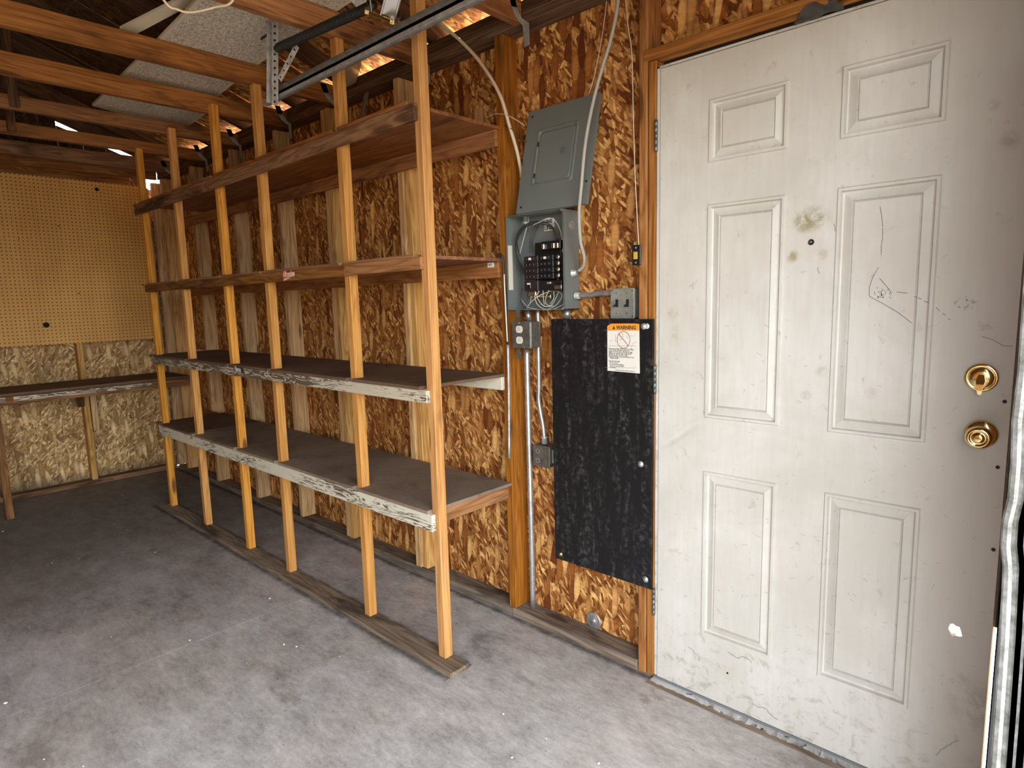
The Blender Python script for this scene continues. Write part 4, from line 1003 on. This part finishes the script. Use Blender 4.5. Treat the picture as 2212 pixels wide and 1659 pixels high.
# black board on the wall
BZ0, BZ1 = .331, 1.262
bb = empty('black_board', (-.23, -.006, BZ0), 'tall scratched black painted plywood board between the conduits and the door', 'board')
bx_ = prism('board', [(-.2115, 0), (.2115, 0), (.213, BZ1 - BZ0), (-.2135, BZ1 - BZ0)], .012, M_BLACKPLY, (-.2295, -.0008, BZ0), (1, 0, 0), (0, 0, 1), bb)
ws = prism('warning_sticker', [(0, 0), (.129, -.002), (.1265, .163), (.108, .1645), (.016, .1635), (0, .155)], .0004, M_LABW, (-.193, -.0128, 1.083), (1, 0, 0), (0, 0, 1), bb)
ws['label'] = 'white safety label with an orange WARNING band'
yw = -.0133
prism('orange_band', [(.0, .1395), (.1265, .141), (.1268, .163), (.108, .1645), (.016, .1635), (0, .155)], .0003, M_ORANGE, (-.193, yw, 1.083), (1, 0, 0), (0, 0, 1), ws)
text('warning_letters', 'WARNING', .0180, M_INK, (-.1560, yw - .0006, 1.083 + .1445), (1, 0, .008), (0, 0, 1), ws, off=.0005, sx=.88)
prism('warning_triangle', [(0, 0), (.011, 0), (.0055, .012)], .0003, M_INK, (-.1715, yw - .0003, 1.083 + .1447), (1, 0, 0), (0, 0, 1), ws)
bm = bmesh.new(); n = 40; rin = []; rout = []
for k in range(n):
    a = k * 2 * math.pi / n; rin.append(bm.verts.new((.0245 * math.cos(a), .0, .0275 * math.sin(a)))); rout.append(bm.verts.new((.0262 * math.cos(a), 0, .0295 * math.sin(a))))
for k in range(n): bm.faces.new((rin[k], rin[(k + 1) % n], rout[(k + 1) % n], rout[k]))
a1 = [bm.verts.new(v) for v in ((-.0195, 0, .0185), (-.0180, 0, .0200), (.0195, 0, -.0185), (.0180, 0, -.0200))]; bm.faces.new(a1)
link('prohibition_ring', tomesh(bm), M_REDL, ws, Matrix.Translation((-.127, yw - .0005, 1.192)))
sk_ = []
for _ in range(16): 
    u, v = R.uniform(1335, 1352), R.uniform(716, 738); sk_.append([(u, v), (u + R.uniform(-4, 4), v + R.uniform(-4, 4))])
sk_ += [[(1334, 722), (1334, 735), (1338, 737)], [(1347, 716), (1351, 725), (1348, 733)], [(1363, 723), (1358, 727), (1362, 731)], [(1367, 725), (1372, 725)], [(1311, 713), (1340, 713)], [(1310, 746), (1379, 747)], [(1311, 793), (1379, 794)], [(1322, 738), (1328, 733)],
       [(1368, 765), (1370, 758), (1368, 750), (1372, 741), (1380, 738)], [(1377, 722), (1374, 728)]]
strokes('picture_lines', sk_, .0008, M_INKG, ws, yw - .0004)
txt = ["Never go to sleep while vehicle is running", "or let a child ride with moving door", "Adjust or work only on the spring cable", "Always use only the right small switch", "always stay clear of door a right", "In power outage, open hand release to pm", "   lifting by hands", "", "Keep this label visible", "   Do not remove", "   For service and installation", "   Be sure to read and follow", "   instructions"]
for k, t_ in enumerate(txt):
    if t_: text('fine_print', t_, .0068 if k > 7 else .0075, M_INK, (-.187, yw - .0006, 1.159 - .0054 * k), (1, 0, -.01), (0, 0, 1), ws, .0001, sx=.78)
text('fine_print', 'Printed in the factory, keep for reference use', .0060, M_INK, (-.160, yw - .0006, 1.0855), (1, 0, -.01), (0, 0, 1), ws, .0001, sx=.7)
for (x, z, dbl) in ((-.050, 1.238, 1), (-.060, .770, 0), (-.040, .362, 0), (-.417, .352, 0)):
    lathe('washer', [(0, .0045), (.0045, .004), (.0048, .002), (.010, .0016), (.0105, 0)], M_GALV if x > -.3 else M_BRASSD, (x, -.0128, z), parent=bb, seg=20)
    if dbl: lathe('washer', [(0, .002), (.009, .0016), (.0095, 0)], M_GALVW, (x + .012, -.0126, z + .001), parent=bb, seg=18)
su = box('metal_box', (-.484, .040, 1.149), (-.30, OY - .001, 1.247), M_PANELG, None, .004)
tag(su, 'grey metal box mostly hidden behind the black board', 'junction box')

# opener button
ob = empty('opener_button', (-.08, 0, 1.44), 'small black push button plate with a yellow button on the door stud', 'button')
box('plate', (-.0985, -.008, 1.438), (-.0660, -.0006, 1.504), M_BLACKP, ob, .002)
box('push_button', (-.0905, -.012, 1.458), (-.0760, -.0082, 1.482), plain('button_yellow', (.62, .42, .05), .4), ob, .001)
for z in (1.447, 1.495): lathe('screw', [(0, 0), (.003, 0), (.0025, .0015), (0, .0018)], M_GALV, (-.083, -.008, z), parent=ob, seg=10)
# metal disc low on the wall
dc = lathe('metal_disc', [(.034, 0), (.036, .003), (.033, .006), (.027, .0045), (.022, .007), (.012, .006), (.010, .009), (0, .010)], M_EMT, (-.332, OY - .0005, .066), (0, -1, 0), None, 28)
tag(dc, 'round galvanised metal disc low on the wall left of the door', 'disc')

# ------------------------------------------------------------------ cables
def cable(name, pts, r_, mat, label, flat=1.0): return tag(tube(name, pts, r_, mat, None, 8, 8, flat=flat), label, 'cable')
cable('cable', [at(905, 10, 'Y', -.10), at(928, 30, 'Y', -.07), at(965, 62, 'Y', -.05), at(1010, 103, 'Y', -.04), at(1045, 145, 'Y', -.03), at(1080, 205, 'Y', -.03), at(1100, 270, 'Y', -.01), at(1115, 320, 'Y', .02), at(1124, 362, 'Y', .05), at(1130, 400, 'Y', .07)], .0068, M_CREAM, 'thick cream cable curving down from the roof behind the panel cover')
cable('cable', [at(1338, -40, 'Y', -.03), at(1333, 20, 'Y', -.03), at(1318, 90, 'Y', -.03), at(1300, 150, 'Y', -.03), at(1285, 205, 'Y', -.02), at(1271, 270, 'Y', -.03), at(1262, 330, 'Y', -.04), at(1256, 400, 'Y', -.045), at(1251, 460, 'Y', -.03), at(1254, 520, 'Y', -.01), at(1262, 555, 'Y', .02), at(1260, 575, 'Y', .04), at(1250, 585, 'Y', .045)], .0062, M_GREYC, 'grey cable hanging in front of the panel cover into the breaker box')
cable('wire', [at(1313, -30, 'Y', .08), at(1306, 40, 'Y', .08), at(1295, 110, 'Y', .08), at(1282, 170, 'Y', .08), at(1271, 206, 'Y', .082)], .0016, M_CREAM, 'thin white wire coming down to the top of the panel cover')
cable('wire', [at(1350, -30, 'Y', -.003), at(1356, 50, 'Y', -.003), at(1365, 120, 'Y', -.003), at(1368, 250, 'Y', -.003), at(1372, 380, 'Y', -.004), at(1376, 460, 'Y', -.004), at(1380, 532, 'Y', -.005)], .0016, M_CREAM, 'thin white wire running down the stud to the push button')
cable('wire', [at(1050, 254, 'Y', .0), at(1066, 247, 'Y', -.01), at(1088, 247, 'Y', -.02), at(1110, 256, 'Y', -.02), at(1134, 272, 'Y', .03)], .0014, M_CREAM, 'thin pale wire arching from the top shelf to the panel cover')
cable('wire', [at(1090, 272, 'Y', -.006), at(1108, 280, 'Y', -.01), at(1125, 295, 'Y', .02), at(1137, 308, 'Y', .03)], .0014, M_CABD, 'thin dark wire crossing the stud beside the panel cover')
cable('cable', [at(1076, 551, 'Y', -.026), at(1081, 549, 'Y', -.027), at(1086, 560, 'Y', -.026), at(1088, 590, 'Y', -.02), at(1092, 640, 'Y', -.012), at(1095, 700, 'Y', -.010), at(1096, 742, 'Y', -.010)], .0050, M_CABD, 'dark cable dropping from the end of the second shelf along the stud')
cable('cable', [at(1089, 592, 'Y', -.028), at(1090, 620, 'Y', -.026), at(1093, 680, 'Y', -.022), at(1096, 738, 'Y', -.02)], .0028, M_WHITE, 'white paint chipped rod beside the dark cable at the shelf end')
cable('wire', [(-.99, -1.16, 2.34), (-.957, -1.085, 2.20), (-.955, -1.05, 2.185), (-.935, -1.02, 2.18), (-.88, -.975, 2.19), (-.82, -.945, 2.205), (-.79, -.93, 2.34)], .0035, M_CREAM, 'loop of cream cable hanging from the joists at the top left')

# ------------------------------------------------------------------ garage door track and hardware
gt = empty('garage_door_track', (.96, -.5, 0), 'galvanised garage door track curving overhead with perforated hanger', 'door track')
def sweep_profile(name, path, prof, mat, parent):
    """path: list of (pos, side, outv) frames; prof (a along outv, b along side)"""
    bm = bmesh.new(); rings = []
    for P, S, O in path: rings.append([bm.verts.new(Vector(P) + Vector(S) * b_ + Vector(O) * a) for a, b_ in prof])
    for A, B in zip(rings, rings[1:]):
        for i in range(len(prof) - 1): bm.faces.new((A[i], A[i + 1], B[i + 1], B[i]))
    bmesh.ops.solidify(bm, geom=bm.faces[:], thickness=.0016)
    return link(name, tomesh(bm), mat, parent)
# profile: a = towards the room centre (-Y), b = across the track (from the inner/lower lip to the outer/upper one)
TP = [(.026, .009), (.030, .004), (.028, -.002), (.018, -.005), (.006, -.002), (.002, .006), (.004, .013), (.007, .016), (.007, .024), (.002, .028), (.002, .038), (.006, .044), (.015, .048), (.022, .045)]
Yt = -.498; zt = 2.155; xv = .952
out = (0, -1, 0); path = []
hp = []
for x in (-1.515, -1.2, -.8, -.4, 0, .3, .50): hp.append(((x, Yt, zt), (0, 0, 1), out))
Rc = .40
for k in range(1, 12):
    a = math.radians(90 * k / 12); hp.append(((.50 + Rc * math.sin(a) + .0, Yt, zt - Rc + Rc * math.cos(a)), (math.sin(a), 0, math.cos(a)), out))
sweep_profile('horizontal_rail', hp, TP, M_CHAN, gt)
# bright lower lip is its own strip along the rail
stick('rail_lip', (-1.52, Yt - .031, zt + .001), (.5, Yt - .031, zt + .001), .003, .014, M_GALV, gt)
vp = []
for z in (0.012, .3, .45, .6, .75, .87, .91, .95, .99, 1.05, 1.12, 1.2, 1.3, 1.45, 1.7, 1.76):
    bul = -.008 * math.exp(-((z - .93) / .05) ** 2) - .004 * math.exp(-((z - 1.10) / .04) ** 2)
    vp.append(((xv + .010 - .012 * max(0, (z - .5)) + bul, Yt - .02, z), (1, 0, 0), out))
sweep_profile('vertical_rail', vp, TP, M_GALVW, gt)
multi('jamb_angle', [((0, 0, 0), (.002, .055, 1.85)), ((0, 0, 0), (.05, .002, 1.85))], plain('dark_zinc', (.10, .11, .125), .5), gt, (.9465, -.475, .02))
for z in (.75, 1.4): box('slot', (.9985, -.521, z), (1.006, -.5185, z + .012), M_HOLE, gt, .0005)
# perforated hanger angle with brace
def perforated(name, a, b_, wd, mat, parent, n, facing=(0, -1, 0)):
    o = stick(name, a, b_, .0025, wd, mat, parent, Vector(b_ - a).cross(Vector(facing)).normalized())
    for k in range(n):
        c = a.lerp(b_, (k + .6) / n) + Vector(facing) * .0015
        lathe('hole', [(0, 0), (.0045, 0), (.0045, .0004), (0, .0004)], M_HOLE, c, facing, o, 10)
    return o
fc = (.62, -.78, 0)
hb = perforated('hanger_angle', at(594, 48, 'Y', -.56), at(594, 226, 'Y', -.56), .026, M_GALV, gt, 12, fc)
perforated('hanger_brace', at(642, 98, 'Y', -.553), at(604, 172, 'Y', -.553), .022, M_GALVW, gt, 5, fc)
stick('hanger_leg', at(582, 50, 'Y', -.565), at(581, 222, 'Y', -.565), .003, .020, M_GALV, gt, (0, 1, 0))
p_ = at(562, 78, 'Y', -.575); link('hanger_tab', tomesh(boxbm(.05, .003, .012, .001)), M_BLACKIRON, gt, Matrix.Translation(at(570, 80, 'Y', -.57)))
# extension spring tube, pulley fork
sp_ = empty('extension_spring', (-1.0, -.6, 2.3), 'dark extension spring with a bright pulley fork above the track', 'spring')
A_, B_ = at(600, 104, 'Y', -.58), at(800, 14, 'Y', -.58)
bm = bmesh.new(); n = 520; pts = []
ex = (B_ - A_).normalized(); e1 = ex.cross(Vector((0, 0, 1))).normalized(); e2 = ex.cross(e1)
for k in range(n): 
    t = k / (n - 1); a = t * 2 * math.pi * 65; pts.append((B_ - A_) * t + (e1 * math.cos(a) + e2 * math.sin(a)) * .0145)
tubebm(bm, pts, .0030, 5); link('coil', tomesh(bm, smooth=True), M_BLACKIRON, sp_, Matrix.Translation(A_))
tube('core_rod', [A_ - ex * .01, B_ + ex * .02], .0125, M_BLACKIRON, sp_, 12, sm=False)
fk = at(838, 35, 'Y', -.64); upv = (at(858, -40, 'Y', -.66) - fk).normalized(); sd_ = (at(852, 40, 'Y', -.62) - at(812, 30, 'Y', -.66)).normalized()
fkb = stick('pulley_fork', fk, fk + upv * .10, .046, .004, M_ALU, sp_, sd_.cross(upv))
for sg in (-1, 1): stick('fork_flange', fk + sd_ * .020 * sg, fk + sd_ * .020 * sg + upv * .10, .006, .014, M_ALU, fkb, sd_.cross(upv))
stick('pulley_bolt', at(797, 27, 'Y', -.65), at(848, 47, 'Y', -.65), .012, .012, M_BRASSD, sp_, (0, 0, 1), .004)
lathe('bolt_nut', [(0, 0), (.010, 0), (.010, .012), (0, .012)], M_BRASSD, at(798, 27, 'Y', -.65), -sd_, sp_, 6, False)
lathe('bolt_nut', [(0, 0), (.010, 0), (.010, .012), (0, .012)], M_BRASSD, at(843, 46, 'Y', -.65), sd_, sp_, 6, False)
tube('hook', [at(850, 46, 'Y', -.63), at(862, 40, 'Y', -.62), at(866, 30, 'Y', -.61), at(858, 24, 'Y', -.61), at(850, 30, 'Y', -.62)], .004, M_BLACKIRON, sp_, 8)
tube('lift_cable', [at(798, -10, 'Y', -.64), at(803, 26, 'Y', -.64)], .0018, M_GALVW, sp_, 6, sm=False)
fp = prism('flag_plate', [(-.06, .03), (.04, .035), (.05, .005), (.02, -.012), (-.03, -.010)], .002, M_GALVW, at(780, 0, 'Y', -.62), (1, 0, 0), (0, -.3, 1), sp_)

# ------------------------------------------------------------------ loose ceiling boards on the joists
def slabmesh(name, P, th, mat, edge_mat, label, cat, n=10, sagend=0.0):
    """P: left edge pts and right edge pts as lists of Vectors, same length; underside surface"""
    Lf, Rt = P; o = sum(Lf + Rt, Vector()) / (2 * len(Lf)); bm = bmesh.new()
    def row(a, b_, f):
        c = a.lerp(b_, f); return bm.verts.new(c - o)
    cols = [0, .035, .965, 1]; g = [[row(a, b_, f) for f in cols] for a, b_ in zip(Lf, Rt)]
    faces = []
    for i in range(len(g) - 1):
        for j in range(3):
            f = bm.faces.new((g[i][j], g[i][j + 1], g[i + 1][j + 1], g[i + 1][j])); f.material_index = 0 if j == 1 else 1
    bmesh.ops.recalc_face_normals(bm, faces=bm.faces)
    bmesh.ops.solidify(bm, geom=bm.faces[:], thickness=th)
    ob = link(name, tomesh(bm), [mat, edge_mat], None, Matrix.Translation(o)); return tag(ob, label, cat)
zc = 2.4215
def V(x, y, z=zc): return Vector((x, y, z))
Lf = [V(-.50, -.845), V(-1.12, -.83), V(-1.46, -.81), V(-1.83, -.795), V(-2.44, -.775), V(-2.80, -.76), V(-2.985, -.752, 2.425)]
Rt = [V(-.50, -.40), V(-1.05, -.415), V(-1.40, -.405), V(-1.83, -.385), V(-2.31, -.345), V(-2.75, -.262), V(-3.20, -.225, 2.427)]
slabmesh('ceiling_tile', (Lf, Rt), .012, M_TILE, M_TILEEDGE, 'long pale textured ceiling board lying loose on the joists', 'ceiling board')
Lf = [at(420, -25, 'Z', 2.50), at(258, 57, 'Z', 2.45)]; Rt = [at(440, -10, 'Z', 2.50), at(292, 69, 'Z', 2.45)]
slabmesh('ceiling_tile', (Lf, Rt), .010, M_TILEEDGE, M_TILEEDGE, 'narrow tilted pale board strip left of the long ceiling board', 'ceiling board')
Lf = [V(-.52, -.385, 2.4225), V(-1.03, -.39, 2.4225)]; Rt = [V(-.52, -.02, 2.4225), V(-1.02, -.27, 2.4225)]
# scraps at the eave
fl = prism('plastic_scrap', [(0, 0), (.10, .01), (.12, .09), (.10, .16), (.02, .17), (-.01, .08)], .001, M_FILM, at(742, 192, 'Y', -.03), (1, 0, -.05), (0, .25, 1))
tag(fl, 'torn clear plastic sheet hanging at the eave gap between the posts', 'plastic sheet')
ws_ = stick('wood_scrap', at(779, 262, 'Y', .04), at(797, 178, 'Y', .02), .024, .012, W_GREY, None, (0, -1, 0)); tag(ws_, 'splintered grey wood scrap standing above the top shelf', 'wood scrap')
bm = bmesh.new(); G = 14
grid = [[None] * 6 for _ in range(G)]
for i in range(G):
    for j in range(6):
        t = i / (G - 1); u = 1718 + 105 * t; h_ = .03 * math.sin(math.pi * min(1, t * 1.1)) + .004
        base = at(1718 + 105 * t, 50 - 38 * t, 'Y', -.006)
        grid[i][j] = bm.verts.new((base.x, -.006 - .012 * math.sin(j * 1.1 + i * .9) * .6, base.z + (h_ + .012) * j / 5 - .006))
for i in range(G - 1):
    for j in range(5): bm.faces.new((grid[i][j], grid[i + 1][j], grid[i + 1][j + 1], grid[i][j + 1]))
bmesh.ops.solidify(bm, geom=bm.faces[:], thickness=.002)
rg = link('rag', tomesh(bm, smooth=True), M_RAG); tag(rg, 'crumpled grey plastic stuffed over the top of the white door', 'rag')
# small wood blocks against the strand board
o = lumber('wood_block', (-.903, .072, 2.02), (-.862, .0885, 2.12), W_POST, None); tag(o, 'short pale wood block on the wall above the right end of the top shelf', 'wood block')

# ------------------------------------------------------------------ debris on the floor
deb = [(583, 1293, .009), (613, 1392, .007), (640, 1397, .007), (410, 1383, .007), (12, 1519, .010), (391, 1117, .008), (1087, 1542, .006), (1106, 1636, .007), (1293, 1649, .007), (734, 1418, .005), (335, 1193, .006), (240, 1376, .005), (95, 1640, .005), (6, 1148, .008), (112, 1216, .006), (620, 1243, .008), (180, 1655, .005), (1180, 1595, .004)]
proto = None
for i, (u, v, r_) in enumerate(deb):
    c = at(u, v, 'Z', .001)
    if proto is None:
        bm = bmesh.new(); bmesh.ops.create_icosphere(bm, subdivisions=1, radius=1)
        for q in bm.verts: q.co = Vector((q.co.x * R.uniform(.7, 1.2), q.co.y * R.uniform(.6, 1.1), max(-.35, q.co.z * .45)))
        proto = link('paint_chip', tomesh(bm), M_LABW, None); o = proto
    else: o = proto.copy(); COL.objects.link(o)
    o.location = (c.x, c.y, .35 * r_ * .75); o.scale = (r_ * .75,) * 3; o.rotation_euler = (0, 0, R.uniform(0, 6))
    where = ['between the shelf runner and the floor joint', 'near the floor joint, left one of a close pair', 'near the floor joint, right one of a close pair', 'on the dark floor beside the joint', 'at the far left on the floor joint',
             'beside the foot of the second shelf post', 'on the open floor below the black board', 'near the bottom edge in the middle of the view', 'near the bottom edge below the white door', 'in front of the floor runner near its end', 'on the dark floor in front of the third post',
             'far out on the dark floor left of the joint', 'near the bottom left corner of the view', 'beside the foot of the workbench leg', 'on the dark floor in front of the workbench leg', 'against the runner by the foot of the fourth post', 'at the bottom edge left of the middle', 'on the floor in front of the threshold'][i]
    tag(o, 'tiny white paint chip ' + where, 'paint chip', 'paint chips scattered on the concrete floor')
